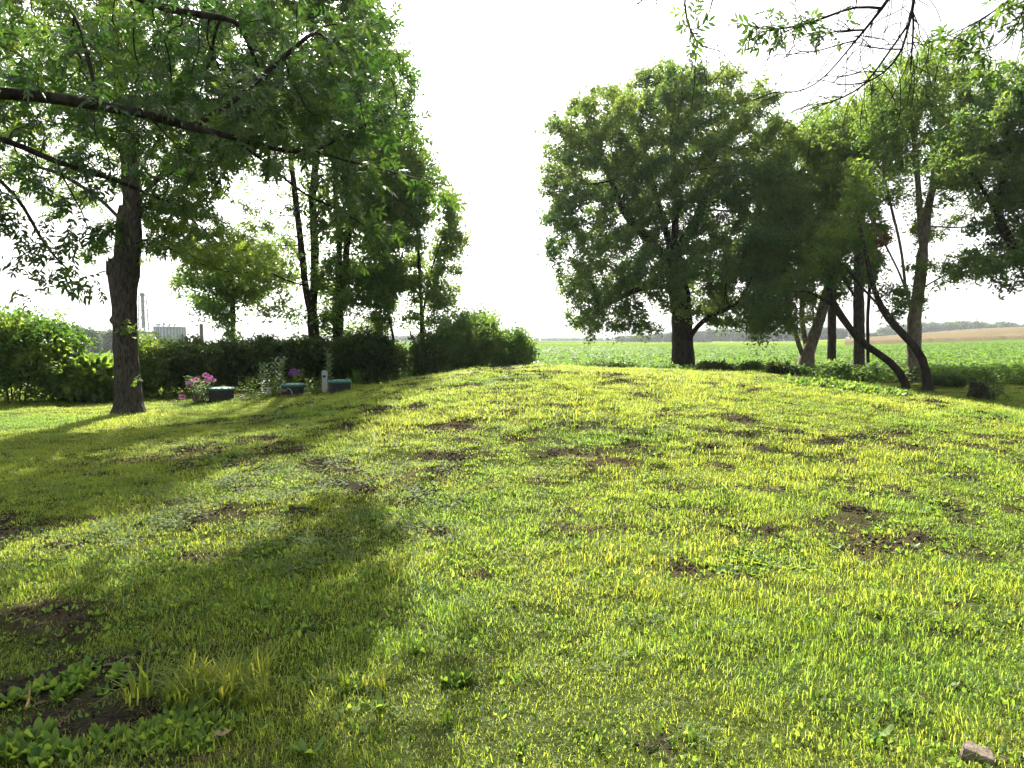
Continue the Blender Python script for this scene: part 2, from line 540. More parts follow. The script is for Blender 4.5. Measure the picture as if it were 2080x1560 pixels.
def wood_mesh(X, par, rad, kids, flare=1.25, rmin=0.0, smooth=2, knob=.05, rs=RS):
    V = []; Fc = []
    starts = [(0, None)]
    n = 0
    Xs = X.copy()
    for _ in range(smooth):
        Y = Xs.copy()
        for i in range(1, len(X)):
            if par[i] >= 0 and kids[i]:
                k = max(kids[i], key=lambda q: rad[q])
                Y[i] = .5 * Xs[i] + .25 * (Xs[par[i]] + Xs[k])
        Xs = Y
    while starts:
        i, pr = starts.pop()
        chain = []; rr = []
        if pr is not None:
            chain.append(Xs[pr]); rr.append(min(rad[i] * 1.15, rad[pr]))
        while True:
            chain.append(Xs[i]); rr.append(rad[i])
            ks = kids[i]
            if not ks: break
            k = max(ks, key=lambda q: rad[q])
            for q in ks:
                if q != k and rad[q] >= rmin: starts.append((q, i))
            if rad[k] < rmin: break
            i = k
        if len(chain) < 2: continue
        rr = np.array(rr)
        if pr is None:
            L = np.cumsum([0] + [np.linalg.norm(chain[j + 1] - chain[j]) for j in range(len(chain) - 1)])
            rr = rr * (1 + (flare - 1) * np.exp(-L / .35))
        if kids[i] == []: rr[-1] *= .5
        r0 = rr.max()
        sides = 16 if r0 > .2 else 10 if r0 > .08 else 6 if r0 > .025 else 4
        C = np.array(chain); m = len(C)
        d = np.zeros_like(C); d[1:-1] = C[2:] - C[:-2]; d[0] = C[1] - C[0]; d[-1] = C[-1] - C[-2]
        d /= np.linalg.norm(d, axis=1, keepdims=True) + 1e-9
        u = np.cross(d[0], [1., 0.1, 0]) if abs(d[0][0]) < .8 else np.cross(d[0], [0, 1., .1])
        ang = np.arange(sides) * 2 * math.pi / sides
        for j in range(m):
            u = u - d[j] * u.dot(d[j]); u = u / (np.linalg.norm(u) + 1e-9); w = np.cross(d[j], u)
            kn = 1 + knob * rs.randn(sides)
            V.append(C[j] + (rr[j] * kn)[:, None] * (np.cos(ang)[:, None] * u + np.sin(ang)[:, None] * w))
        a = np.arange(sides); b = (a + 1) % sides
        for j in range(m - 1):
            Fc.append(np.stack([n + j * sides + a, n + j * sides + b, n + (j + 1) * sides + b, n + (j + 1) * sides + a], 1))
        n += m * sides
    return np.concatenate(V), np.concatenate(Fc), Xs

def crown_mesh(X, rad, center, templates, count, rs, thr, spread=.25, up=.9, droop=.35, size=(.75, 1.3), parr=None, nfix=0, keep=None, shade=False):
    idx = np.where((rad < thr) & (np.arange(len(X)) >= 0))[0]
    if keep is not None: idx = idx[keep(X[idx])]
    if shade: count = int(count * 2.2)
    w = 1.0 / (rad[idx] / rad[idx].min()) ** .5; w /= w.sum()
    k = rs.choice(idx, count, p=w)
    o = rs.randn(count, 3); o /= np.linalg.norm(o, axis=1, keepdims=True)
    pos = X[k] + o * spread * .62 * np.abs(rs.randn(count, 1))
    kp = sun_gap(pos, rs)
    if shade: kp &= shade_pick(pos, rs, .95 / 2.2)
    k = k[kp]; pos = pos[kp]; count = len(pos)
    out = X[k] - center; out /= np.linalg.norm(out, axis=1, keepdims=True) + 1e-9
    ax = out * .6 + rs.randn(count, 3) * .6; ax[:, 2] -= droop
    nm = rs.randn(count, 3) * .55; nm[:, 2] += up
    R = frames(ax, nm)
    s = size[0] + (size[1] - size[0]) * rs.rand(count)
    # clumps of slightly different leaf colour, plus each leaf's own
    cl = fbm(pos[:, 0] * .7 + pos[:, 1] * .45, pos[:, 2] * .7 + pos[:, 1] * .3, int(rs.randint(99)), 2)
    tone = np.clip((cl - .5) * 1.5 + .4 + rs.randn(count) * .2, 0, 1)
    return scatter(templates, pos, R, s, tone)

def tree(name, label, cat, limbs, blobs, seed, n_att=900, step=.3, di=3.5, dk=.5, R=.25, tip=.008, temps=None, n_leaf=20000,
         lmat='grove', bmat='bark_dark', thr=.03, spread=.3, group=None, shell=.45, jit=.25, sag=0., size=(.75, 1.3), rmin=0.006,
         flare=1.3, droop=.35, up=.9, radfix=None, void=.35, vf=.75):
    rs = np.random.RandomState(seed)
    base = np.array(limbs[0][0], float)
    att = blob_points(blobs, int(n_att / (1 - void)), rs, shell, void, vf)
    X, par, nfix = grow(limbs, att, step, di, dk, rs, jit=jit, sag=sag)
    rad, kids, cnt = wood(X, par, R, tip)
    if radfix is not None: rad = radfix(X, rad)
    root = empty(name, base, label, cat, group)
    V, Fc, Xs = wood_mesh(X, par, rad, kids, flare=flare, rmin=rmin, rs=rs)
    obj('trunk', V, Fc, M[bmat], root, smooth=True)
    ctr = np.mean([b['c'] for b in blobs], axis=0)
    V, Fc, T = crown_mesh(Xs, rad, ctr, temps or T_FAR, n_leaf, rs, thr, spread, up=up, droop=droop, size=size, shade=lmat in ('ash', 'ash_near', 'grove'))
    obj('crown', V, Fc, M[lmat], root, tone=T)
    return root, Xs, rad, kids, par

def px_path(lst):
    return [P(*q) for q in lst]

def base_at(px, Y, sink=.1):
    x = (px - 1040) / F_PX * Y
    return np.array([x, Y, th(x, Y) - sink])

#@@PARTS
# ------------------------------------------------------------------ ground
def grid_axis(fine0, fine1, step, lo, hi, g=1.12):
    a = list(np.arange(fine0, fine1 + 1e-6, step))
    s = step; x = fine1
    while x < hi: s *= g; x += s; a.append(x)
    s = step; x = fine0; b = []
    while x > lo: s *= g; x -= s; b.append(x)
    return np.array(b[::-1] + a)

# bare or worn places: pixel centre, pixel radii, strength, tan (1) or dark soil (0)
PATCH = [(150, 1395, 200, 75, 1.2, 0), (250, 1480, 190, 60, .9, 0), (60, 1495, 90, 60, .9, 0), (30, 1092, 75, 20, 1.3, 0), (110, 1250, 120, 32, .8, .3),
         (400, 925, 170, 10, .9, 1), (520, 905, 60, 7, .8, 1), (840, 962, 70, 14, .65, .6), (700, 985, 50, 7, .5, .3), (450, 1048, 60, 13, .8, .1),
         (580, 1040, 40, 8, .7, .1), (980, 1178, 42, 12, 1.1, .2), (1190, 1158, 18, 8, .8, .1), (1420, 1162, 110, 18, .75, .5), (1960, 1130, 60, 20, .5, .2),
         (760, 838, 45, 5, .9, .2), (865, 826, 40, 5, 1.1, .1), (700, 872, 60, 6, .7, .4), (540, 893, 45, 6, .8, .1), (420, 860, 120, 4, .6, .2),
         (620, 822, 40, 3, .7, .1), (340, 815, 70, 3, .6, .6), (1010, 752, 60, 3, .7, .8), (1150, 760, 80, 4, .7, .7), (1060, 772, 60, 3, .5, .8), (1480, 781, 40, 3, .5, .8),
         (1850, 795, 40, 4, .9, .6), (960, 925, 60, 10, .75, .1), (1050, 893, 50, 10, .85, .1), (1160, 866, 40, 6, .6, .2), (1130, 920, 50, 10, .8, .2),
         (1230, 862, 60, 8, .5, .1), (1270, 912, 55, 11, .85, .1), (1330, 815, 12, 3, 1, 0), (1320, 922, 20, 9, 1, 0), (1365, 870, 40, 6, .6, .1),
         (1480, 880, 60, 8, .8, .1), (1545, 915, 35, 12, 1, .1), (1615, 925, 25, 9, .9, .1), (1600, 880, 60, 5, .8, 0), (1700, 905, 100, 5, .75, .1),
         (1790, 890, 40, 12, .8, .1), (1850, 915, 60, 18, .6, .1), (2010, 915, 50, 12, .7, .2), (1340, 955, 18, 5, 1, 0), (1280, 955, 10, 4, 1, 0),
         (1350, 1030, 40, 8, .9, .1), (1440, 1040, 35, 8, .8, .1), (1160, 1032, 40, 10, .6, .1), (1540, 1000, 60, 10, .5, .2), (1690, 990, 60, 14, .6, .3),
         (1830, 1010, 60, 14, .7, .1), (1960, 970, 45, 9, .7, 0), (1740, 1060, 90, 18, .6, .3), (1560, 1085, 60, 12, .6, .2), (1450, 1085, 50, 10, .6, .3),
         (1980, 1040, 80, 24, .6, .2), (1240, 1075, 60, 10, .5, .2), (1040, 1040, 60, 9, .5, .2), (1400, 990, 50, 8, .4, .2), (890, 1525, 90, 30, .4, .2),
         (440, 1545, 60, 14, .9, .6), (1350, 1527, 14, 8, 1, 0), (1690, 1210, 40, 10, .5, .2), (640, 1010, 40, 8, .5, .1), (860, 1000, 40, 8, .5, .1)]
TRACK = [(1640, 905), (1700, 893), (1760, 883), (1830, 878), (1900, 868), (1980, 858), (2070, 848)]
for (a, b), (c, d) in zip(TRACK[:-1], TRACK[1:]):
    for t in (0, .33, .66):
        PATCH.append((a + (c - a) * t, b + (d - b) * t, 24, 3.2, .75, .1))
_PE = []
for (px, py, rx, ry, s, tn) in PATCH:
    c = G(px, py); e1 = G(px, py + ry); e2 = G(px, max(py - ry, 744))
    ryd = max(.06, abs(e2[1] - e1[1]) / 2 if abs(e2[1] - e1[1]) < 4 else 1.0)
    _PE.append((c[0], (e1[1] + e2[1]) / 2 if abs(e2[1] - e1[1]) < 4 else c[1], rx * c[1] / F_PX, ryd, s, tn))
_rp = np.random.RandomState(3)
for i in range(460):                    # scattered diggings on the mound, many added as painted shade of bumpy turf
    x = _rp.uniform(-5, 11); y = _rp.uniform(4.5, 14)
    if x > y * .85: continue
    _PE.append((x, y, _rp.uniform(.06, .26), _rp.uniform(.05, .18), _rp.uniform(.5, 1.15), _rp.uniform(0, .5)))

def worn(x, y):
    d = np.zeros_like(x); tn = np.zeros_like(x)
    nz = fbm(x * 3.1, y * 3.1, 21, 4) - .5
    nz2 = fbm(x * 11, y * 11, 33, 3) - .5
    for (cx, cy, rx, ry, s, t) in _PE:
        m = (np.abs(x - cx) < 2.2 * rx) & (np.abs(y - cy) < 2.2 * ry)
        if not m.any(): continue
        q = np.sqrt(((x[m] - cx) / rx) ** 2 + ((y[m] - cy) / ry) ** 2)
        v = 1.1 * s * (1 - ss(.25, 1.5, q + nz[m] * 2.0 + nz2[m] * 2.2))
        up = v > d[m]
        dm = d[m]; tm = tn[m]; dm[up] = v[up]; tm[up] = t
        d[m] = dm; tn[m] = tm
    return np.clip(d, 0, 1), tn

xs = grid_axis(-12, 13, .055, -1500, 1500); ys = grid_axis(1.0, 21, .055, -300, 1600)
gx, gy = np.meshgrid(xs, ys)
fx, fy = gx.ravel(), gy.ravel()
gz = terrain(fx, fy)
dd, tt = worn(fx, fy)
clod = (fbm(fx * 9, fy * 9, 41, 3) - .45)
gz = gz + dd * (1 - tt * .7) * clod * .13
nx, ny = len(xs), len(ys)
ii = np.arange(nx * ny).reshape(ny, nx)
Fg = np.stack([ii[:-1, :-1].ravel(), ii[:-1, 1:].ravel(), ii[1:, 1:].ravel(), ii[1:, :-1].ravel()], 1)

def ground_mat():
    m, nt, b, out = new_mat("lawn_soil")
    g = nt.nodes.new("ShaderNodeNewGeometry")
    a = nt.nodes.new("ShaderNodeAttribute"); a.attribute_name = "worn"
    a2 = nt.nodes.new("ShaderNodeAttribute"); a2.attribute_name = "tan"
    n1 = noise_node(nt, 9, 6, .65, g.outputs["Position"])
    n2 = noise_node(nt, 60, 4, .6, g.outputs["Position"])
    n3 = noise_node(nt, .06, 4, .6, g.outputs["Position"])
    turf = ramp(nt, n2.outputs[0], [(.3, (.02, .03, .009)), (.7, (.06, .075, .02))])
    soil = ramp(nt, n2.outputs[0], [(.3, (.012, .010, .008)), (.7, (.05, .042, .032))])
    straw = ramp(nt, n2.outputs[0], [(.3, (.06, .045, .025)), (.7, (.15, .11, .062))])
    mx = nt.nodes.new("ShaderNodeMixRGB"); nt.links.new(a2.outputs["Fac"], mx.inputs[0])
    nt.links.new(soil.outputs[0], mx.inputs[1]); nt.links.new(straw.outputs[0], mx.inputs[2])
    m2 = nt.nodes.new("ShaderNodeMixRGB"); nt.links.new(a.outputs["Fac"], m2.inputs[0])
    nt.links.new(turf.outputs[0], m2.inputs[1]); nt.links.new(mx.outputs[0], m2.inputs[2])
    far = ramp(nt, n3.outputs[0], [(.35, (.055, .11, .025)), (.65, (.10, .16, .035))])
    sp = nt.nodes.new("ShaderNodeSeparateXYZ"); nt.links.new(g.outputs["Position"], sp.inputs[0])
    mr = nt.nodes.new("ShaderNodeMapRange"); mr.inputs[1].default_value = 60; mr.inputs[2].default_value = 140
    nt.links.new(sp.outputs[1], mr.inputs[0])
    m3 = nt.nodes.new("ShaderNodeMixRGB"); nt.links.new(mr.outputs[0], m3.inputs[0])
    nt.links.new(m2.outputs[0], m3.inputs[1]); nt.links.new(far.outputs[0], m3.inputs[2])
    nt.links.new(m3.outputs[0], b.inputs["Base Color"])
    b.inputs["Roughness"].default_value = .95; b.inputs["Specular IOR Level"].default_value = 0
    bp = nt.nodes.new("ShaderNodeBump"); bp.inputs["Strength"].default_value = .7; bp.inputs["Distance"].default_value = .03
    nt.links.new(n1.outputs[0], bp.inputs["Height"]); nt.links.new(bp.outputs[0], b.inputs["Normal"])
    return m
M['ground'] = ground_mat()
ground = obj('ground', np.stack([fx, fy, gz], 1), Fg, M['ground'], smooth=True, attrs={'worn': dd, 'tan': tt})
tag(ground, "worn rolling lawn ground with a low mound and bare soil patches", "ground", kind="structure")

# ------------------------------------------------------------------ instanced ground cover
def gn_scatter(name, label, cat, pts, rot, scl, idx, temps, mat, var=None):
    tc = bpy.data.collections.new(name + "_kinds")
    for i, (v, f, tn) in enumerate(temps):
        me = mesh_data(name + "_clump", v, f, mat, tone=tn)
        tc.objects.link(bpy.data.objects.new(f"{name}_clump_{i:02d}", me))
    me = bpy.data.meshes.new(name)
    n = len(pts)
    me.vertices.add(n); me.vertices.foreach_set("co", np.asarray(pts, np.float32).ravel())
    a = me.attributes.new("rot", 'FLOAT_VECTOR', 'POINT'); a.data.foreach_set("vector", np.asarray(rot, np.float32).ravel())
    a = me.attributes.new("scl", 'FLOAT_VECTOR', 'POINT'); a.data.foreach_set("vector", np.asarray(scl, np.float32).ravel())
    a = me.attributes.new("idx", 'INT', 'POINT'); a.data.foreach_set("value", np.asarray(idx, np.int32))
    if var is not None:
        a = me.attributes.new('var', 'FLOAT', 'POINT'); a.data.foreach_set('value', np.asarray(var, np.float32))
    me.materials.append(mat)
    o = bpy.data.objects.new(name, me); COL.objects.link(o)
    ng = bpy.data.node_groups.new(name + "_nodes", 'GeometryNodeTree')
    ng.interface.new_socket("Geometry", in_out='INPUT', socket_type='NodeSocketGeometry')
    ng.interface.new_socket("Geometry", in_out='OUTPUT', socket_type='NodeSocketGeometry')
    N = ng.nodes; L = ng.links
    gi = N.new("NodeGroupInput"); go = N.new("NodeGroupOutput")
    ci = N.new("GeometryNodeCollectionInfo"); ci.inputs[0].default_value = tc
    ci.inputs["Separate Children"].default_value = True; ci.inputs["Reset Children"].default_value = True
    ip = N.new("GeometryNodeInstanceOnPoints")
    ip.inputs["Pick Instance"].default_value = True
    def at(nm, dt):
        q = N.new("GeometryNodeInputNamedAttribute"); q.data_type = dt; q.inputs["Name"].default_value = nm
        return [s for s in q.outputs if s.enabled and s.name == "Attribute"][0]
    L.new(gi.outputs[0], ip.inputs["Points"]); L.new(ci.outputs[0], ip.inputs["Instance"])
    L.new(at("idx", 'INT'), ip.inputs["Instance Index"])
    L.new(at("rot", 'FLOAT_VECTOR'), ip.inputs["Rotation"])
    L.new(at("scl", 'FLOAT_VECTOR'), ip.inputs["Scale"])
    L.new(ip.outputs[0], go.inputs[0])
    md = o.modifiers.new("scatter", 'NODES'); md.node_group = ng
    return tag(o, label, cat, kind="stuff")

def blades(n, R, h, w, lean, rs, tmin=.2, tmax=.7):
    """a tuft of bent grass blades leaning every way, some lying down"""
    Vs = []; Fs = []; Ts = []
    for i in range(n):
        a = rs.rand() * 6.28; rr = R * rs.rand() ** .5; b = rs.rand() * 6.28
        ox, oy = rr * math.cos(a), rr * math.sin(a)
        L = h * (.5 + .9 * rs.rand()); ww = w * (.7 + .6 * rs.rand()); al = .12 + lean * rs.rand(); bend = .3 + 1.2 * rs.rand()
        c, s = math.cos(b), math.sin(b); px, py = -s * ww / 2, c * ww / 2
        x1 = L * .5 * math.sin(al); z1 = L * .5 * math.cos(al); x2 = x1 + L * .5 * math.sin(al + bend); z2 = max(.004, z1 + L * .5 * math.cos(al + bend))
        v = [(ox + px, oy + py, -.008), (ox - px, oy - py, -.008),
             (ox + c * x1 + px * .9, oy + s * x1 + py * .9, z1), (ox + c * x1 - px * .9, oy + s * x1 - py * .9, z1), (ox + c * x2, oy + s * x2, z2)]
        k = len(Vs)
        Vs += v; Fs += [(k, k + 1, k + 3), (k, k + 3, k + 2), (k + 2, k + 3, k + 4)]
        t = tmin + (tmax - tmin) * rs.rand() + (.3 if rs.rand() < .05 else 0)
        Ts += [t] * 5
    return np.array(Vs), np.array(Fs), np.clip(Ts, 0, 1)

def in_view(x, y, m=1.5, k=.90):
    return np.abs(x) < y * k + m

def rand_sector(y0, y1, dens, rs, k=.9, m=2.6, xlo=-1e9, xhi=1e9):
    n = int(dens * 2 * (k * (y0 + y1) / 2 + m) * (y1 - y0))
    y = np.sqrt(rs.uniform(y0 ** 2, y1 ** 2, n)) if y0 > 5 else rs.uniform(y0, y1, n)
    x = rs.uniform(-1, 1, n) * (k * y + m)
    ok = (x > xlo) & (x < xhi)
    return x[ok], y[ok]

rs = np.random.RandomState(11)
def field_edge(x):   # where the mown grass ends and the crop starts
    return np.interp(x, [-30, -9, 0, 6, 10, 14, 18, 30], [21, 24, 27.0, 26.5, 25.5, 24.2, 22.8, 21])

CLOV = [(600, 985, 330, 60), (250, 1095, 260, 55), (760, 1065, 220, 80), (640, 1120, 240, 55), (60, 1110, 160, 50), (430, 960, 140, 25), (900, 1000, 120, 40), (200, 1010, 200, 30)]
_CL = []
for px, py, rx, ry in CLOV:
    c = G(px, py); e1 = G(px, py + ry); e2 = G(px, py - ry)
    _CL.append((c[0], (e1[1] + e2[1]) / 2, rx * c[1] / F_PX, abs(e2[1] - e1[1]) / 2))
def cloverness(x, y):
    q = np.zeros_like(x)
    for cx, cy, rx, ry in _CL:
        q = np.maximum(q, 1 - ss(.4, 1.2, np.sqrt(((x - cx) / rx) ** 2 + ((y - cy) / ry) ** 2)))
    return q * ss(.36, .58, fbm(x * 1.3, y * 1.3, 71, 3))

gt = []
for i in range(5): gt.append(blades(84, .15, .038, .0026, 1.0, rs))          # 0-4 fine turf
for i in range(4): gt.append(blades(60, .13, .058, .0029, .9, rs, .2, .8))     # 5-8 longer
for i in range(3): gt.append(blades(22, .10, .085, .0065, 1.1, rs, .3, .9))      # 9-11 coarse
for i in range(3): gt.append(blades(20, .15, .025, .004, 1.4, rs, .9, 1.0))    # 12-14 thin dry
zones = [(1.0, 4.2, 190), (4.2, 7, 130), (7, 11, 85), (11, 16, 60), (16, 27, 30)]
PX = []; PY = []; SC = []
for y0, y1, dn in zones:
    x, y = rand_sector(y0, y1, dn, rs)
    PX.append(x); PY.append(y); SC.append(np.full(len(x), (190 / dn) ** .3))
x = np.concatenate(PX); y = np.concatenate(PY); sc = np.concatenate(SC)
ok = (y < field_edge(x) + .3)
x, y, sc = x[ok], y[ok], sc[ok]
wv, wt = worn(x, y)
cl = cloverness(x, y)
lush = fbm(x * .8, y * .8, 55, 4)
keep = rs.rand(len(x)) > np.clip(wv * 1.3 - .04, 0, np.where(y < 5, .88, .93)) + cl * .2
x, y, sc, wv, cl, lush, wt = [q[keep] for q in (x, y, sc, wv, cl, lush, wt)]
z = terrain(x, y)
u = rs.rand(len(x))
idx = rs.randint(0, 5, len(x))
idx = np.where((lush > .5) & (u < .55), 5 + rs.randint(0, 4, len(x)), idx)
idx = np.where((lush > .58) & (u < .12), 9 + rs.randint(0, 3, len(x)), idx)
idx = np.where((wv > .25) & (rs.rand(len(x)) < .35), 12 + rs.randint(0, 3, len(x)), idx)
hs = .75 + .9 * np.clip(lush - .25, 0, .6) + .15 * rs.randn(len(x))
hs = np.clip(hs, .5, 1.6) * (1 - .35 * wv)
rot = np.stack([rs.randn(len(x)) * .12, rs.randn(len(x)) * .12, rs.rand(len(x)) * 6.28], 1)
gn_scatter('grass', "short yellow green mown grass covering the lawn and the mound", 'grass',
           np.stack([x, y, z], 1), rot, np.stack([sc, sc, hs * sc ** .35], 1), idx, gt, M['grass'],
           np.clip((fbm(x * .55, y * .9, 131, 4) - .5) * 2.2 + .42 + .12 * rs.randn(len(x)) - .35 * wt * wv + .25 * (idx >= 9) - .4 * (idx >= 12), 0, 1))

# dry litter
def straw_t(rs):
    Vs = []; Fs = []; Ts = []; k = 0
    for i in range(16):
        L = rs.uniform(.02, .07); b = rs.rand() * 6.28; w = .0022; o = rs.randn(3) * [.07, .07, 0]; dz = rs.randn() * .006
        c, s = math.cos(b), math.sin(b)
        v = np.array([[-s * w, c * w, 0], [s * w, -c * w, 0], [c * L, s * L, abs(dz)], [c * L * .5 - s * w, s * L * .5 + c * w, abs(dz) + .004]]) + [o[0], o[1], .004 + .01 * rs.rand()]
        Vs.append(v); Fs.append(np.array([(0, 1, 2), (0, 2, 3)]) + k); Ts += [rs.rand()] * 4; k += 4
    return np.concatenate(Vs), np.concatenate(Fs), np.array(Ts)
M['straw'] = leaf_mat("dry_litter", (.10, .075, .045), (.30, .24, .14), (.06, .05, .03), (.2, .16, .08), .25, .8, .1)
x, y = rand_sector(1.7, 15, 50, rs)
wv, wt = worn(x, y)
kp = rs.rand(len(x)) < .07 + .8 * wv * (.4 + .6 * wt); x, y = x[kp], y[kp]; s_ = .7 + .6 * rs.rand(len(x))
gn_scatter('dry_litter', "bits of dry straw and clippings lying on the worn lawn", 'litter', np.stack([x, y, terrain(x, y)], 1),
           np.stack([0 * x, 0 * x, rs.rand(len(x)) * 6.28], 1), np.stack([s_, s_, s_], 1), rs.randint(0, 4, len(x)), [straw_t(rs) for _ in range(4)], M['straw'])
# crumbs of turned soil
def crumb_t(rs):
    n = 14; Vs = []; Fs = []; Ts = []; k = 0
    oct_ = np.array([[1, 0, 0], [-1, 0, 0], [0, 1, 0], [0, -1, 0], [0, 0, 1], [0, 0, -1]], float)
    of = np.array([(0, 2, 4), (2, 1, 4), (1, 3, 4), (3, 0, 4), (2, 0, 5), (1, 2, 5), (3, 1, 5), (0, 3, 5)])
    for i in range(n):
        s = .004 + .012 * rs.rand() ** 3
        v = oct_ * (1 + .35 * rs.randn(6, 1)) * s * [1, 1, .7]; q = rs.randn(3) * [.055, .055, .006]
        Vs.append(v + [q[0], q[1], abs(q[2]) + s * .3]); Fs.append(of + k); Ts += [rs.rand()] * 6; k += 6
    return np.concatenate(Vs), np.concatenate(Fs), np.array(Ts)
M['crumb'] = leaf_mat("soil_crumb", (.016, .013, .010), (.07, .058, .045), (0, 0, 0), (0, 0, 0), 0.0, .95, .1)
x, y = rand_sector(1.8, 16, 130, rs)
wv, wt = worn(x, y)
kp = rs.rand(len(x)) < (wv - .12) * .9 * (1 - .5 * wt); x, y = x[kp], y[kp]; s_ = .4 + .6 * rs.rand(len(x)) + .07 * y
gn_scatter('soil_crumbs', "dark crumbly soil thrown up by digging in the lawn", 'soil', np.stack([x, y, terrain(x, y)], 1),
           np.stack([0 * x, 0 * x, rs.rand(len(x)) * 6.28], 1), np.stack([s_, s_, s_], 1), rs.randint(0, 5, len(x)), [crumb_t(rs) for _ in range(5)], M['crumb'])

# clover
def clover_t(rs, n=26, R=.15, L=.016, h=.038):
    Vs = []; Fs = []; Ts = []; k = 0
    for i in range(n):
        a = rs.rand() * 6.28; rr = R * rs.rand() ** .5; hh = h * (.5 + .7 * rs.rand())
        tn = rs.rand() * .8; tl = rs.randn(2) * .25
        for q in range(3):
            b = a + q * 2.094
            v, f = leaflet(L * (.8 + .4 * rs.rand()), L * .95, (0, 0, 0), b, 0, False, .05, .05)
            v[:, 2] += v[:, 0] * tl[0] + v[:, 1] * tl[1]
            Vs.append(v + [rr * math.cos(a * 3), rr * math.sin(a * 3), hh]); Fs.append(f + k); Ts += [tn] * len(v); k += len(v)
    return np.concatenate(Vs), np.concatenate(Fs), np.array(Ts)
ct = [clover_t(rs) for _ in range(5)]
x, y = rand_sector(1.8, 13, 60, rs)
cl = cloverness(x, y) * .52 + .10 * ss(.56, .66, fbm(x * 1.1 + 40, y * 1.1, 81, 3)) + .015
wv, _ = worn(x, y)
kp = (rs.rand(len(x)) < cl * .95) & (wv < .75)
x, y = x[kp], y[kp]
gn_scatter('clover', "pale low clover patches spreading through the lawn", 'clover', np.stack([x, y, terrain(x, y)], 1),
           np.stack([rs.randn(len(x)) * .1, rs.randn(len(x)) * .1, rs.rand(len(x)) * 6.28], 1),
           np.stack([1 + 0 * x, 1 + 0 * x, .7 + .6 * rs.rand(len(x))], 1), rs.randint(0, 5, len(x)), ct, M['clover'])

# broad leaved weeds
def weed_t(rs, n, L, w, up=.5):
    Vs = []; Fs = []; Ts = []; k = 0
    for i in range(n):
        v, f = oval(L * (.6 + .6 * rs.rand()), L * w * (.8 + .4 * rs.rand()), .15, .2)
        p = up * (.4 + .9 * rs.rand()); c, s = math.cos(p), math.sin(p)
        v = v @ np.array([[c, 0, -s], [0, 1, 0], [s, 0, c]]).T.T
        v[:, 2] = np.abs(v[:, 2])
        a = rs.rand() * 6.28; c, s = math.cos(a), math.sin(a)
        v = v @ np.array([[c, -s, 0], [s, c, 0], [0, 0, 1]]).T
        Vs.append(v + [.01 * rs.randn(), .01 * rs.randn(), .005]); Fs.append(f + k); Ts += [rs.rand()] * len(v); k += len(v)
    return np.concatenate(Vs), np.concatenate(Fs), np.array(Ts)
wt_ = [weed_t(rs, 8, .10, .33) for _ in range(3)] + [weed_t(rs, 6, .07, .5, .7) for _ in range(3)] + [weed_t(rs, 12, .045, .5, 1.0) for _ in range(3)]
WEED = [(150, 1420, 260, 110, 10), (380, 1490, 180, 60, 26), (60, 1540, 200, 60, 16), (560, 1260, 300, 120, 12), (700, 1430, 240, 120, 14), (1950, 1160, 230, 130, 22), (1550, 1150, 130, 35, 24),
        (1800, 1020, 300, 90, 12), (920, 1400, 60, 40, 12), (860, 1500, 200, 60, 14), (1900, 1500, 200, 80, 10), (1300, 870, 400, 60, 3), (1650, 785, 80, 10, 20), (1780, 782, 90, 10, 30)]
wx = []; wy = []
for px, py, rx, ry, dn in WEED:
    c = G(px, min(py, 1555)); e1 = G(px, min(py + ry, 1700)); e2 = G(px, max(py - ry, 750))
    rx_ = rx * c[1] / F_PX; ry_ = min(1.2, abs(e2[1] - e1[1]) / 2) ; cyy = (e1[1] + e2[1]) / 2 if abs(e2[1] - e1[1]) < 4 else c[1]
    n = int(dn * rx_ * ry_ * 3.14)
    q = rs.randn(n, 2) * .55
    wx.append(c[0] + q[:, 0] * rx_); wy.append(cyy + q[:, 1] * ry_)
xx, yy = rand_sector(1.8, 13, 2.2, rs)
wx.append(xx); wy.append(yy)
x = np.concatenate(wx); y = np.concatenate(wy); kp = (y > 1.2) & in_view(x, y); x, y = x[kp], y[kp]
sc = .4 + .5 * rs.rand(len(x))
sc = sc * np.where(y > 9, .8, 1)
gn_scatter('weeds', "broad leaved weeds growing through the thin lawn", 'weeds', np.stack([x, y, terrain(x, y)], 1),
           np.stack([rs.randn(len(x)) * .15, rs.randn(len(x)) * .15, rs.rand(len(x)) * 6.28], 1),
           np.stack([sc, sc, sc], 1), rs.randint(0, 9, len(x)), wt_, M['weed'])

# a low leafy mat between the grass
mt_ = [weed_t(rs, 20, .022, .6, .9) for _ in range(3)] + [weed_t(rs, 14, .032, .4, .8) for _ in range(2)]
for v_, f_, t_ in mt_: v_[:, :2] += np.repeat(rs.randn(len(v_) // 17 , 2) * .05, 17, axis=0)
x, y = rand_sector(1.7, 15, 30, rs)
wv, _ = worn(x, y)
dn = .18 + .75 * ss(.45, .62, fbm(x * .5 + 31, y * .5, 151, 4)) + .5 * ss(.45, .9, x / y) * ss(8, 3, y)
kp = (rs.rand(len(x)) < dn) & (rs.rand(len(x)) > wv * .85); x, y = x[kp], y[kp]; s_ = .7 + .7 * rs.rand(len(x))
gn_scatter('ground_ivy', "small leaved weeds knitted into the turf", 'ground cover', np.stack([x, y, terrain(x, y) + .008], 1),
           np.stack([rs.randn(len(x)) * .1, rs.randn(len(x)) * .1, rs.rand(len(x)) * 6.28], 1), np.stack([s_, s_, s_], 1), rs.randint(0, 5, len(x)), mt_, M['weed'])

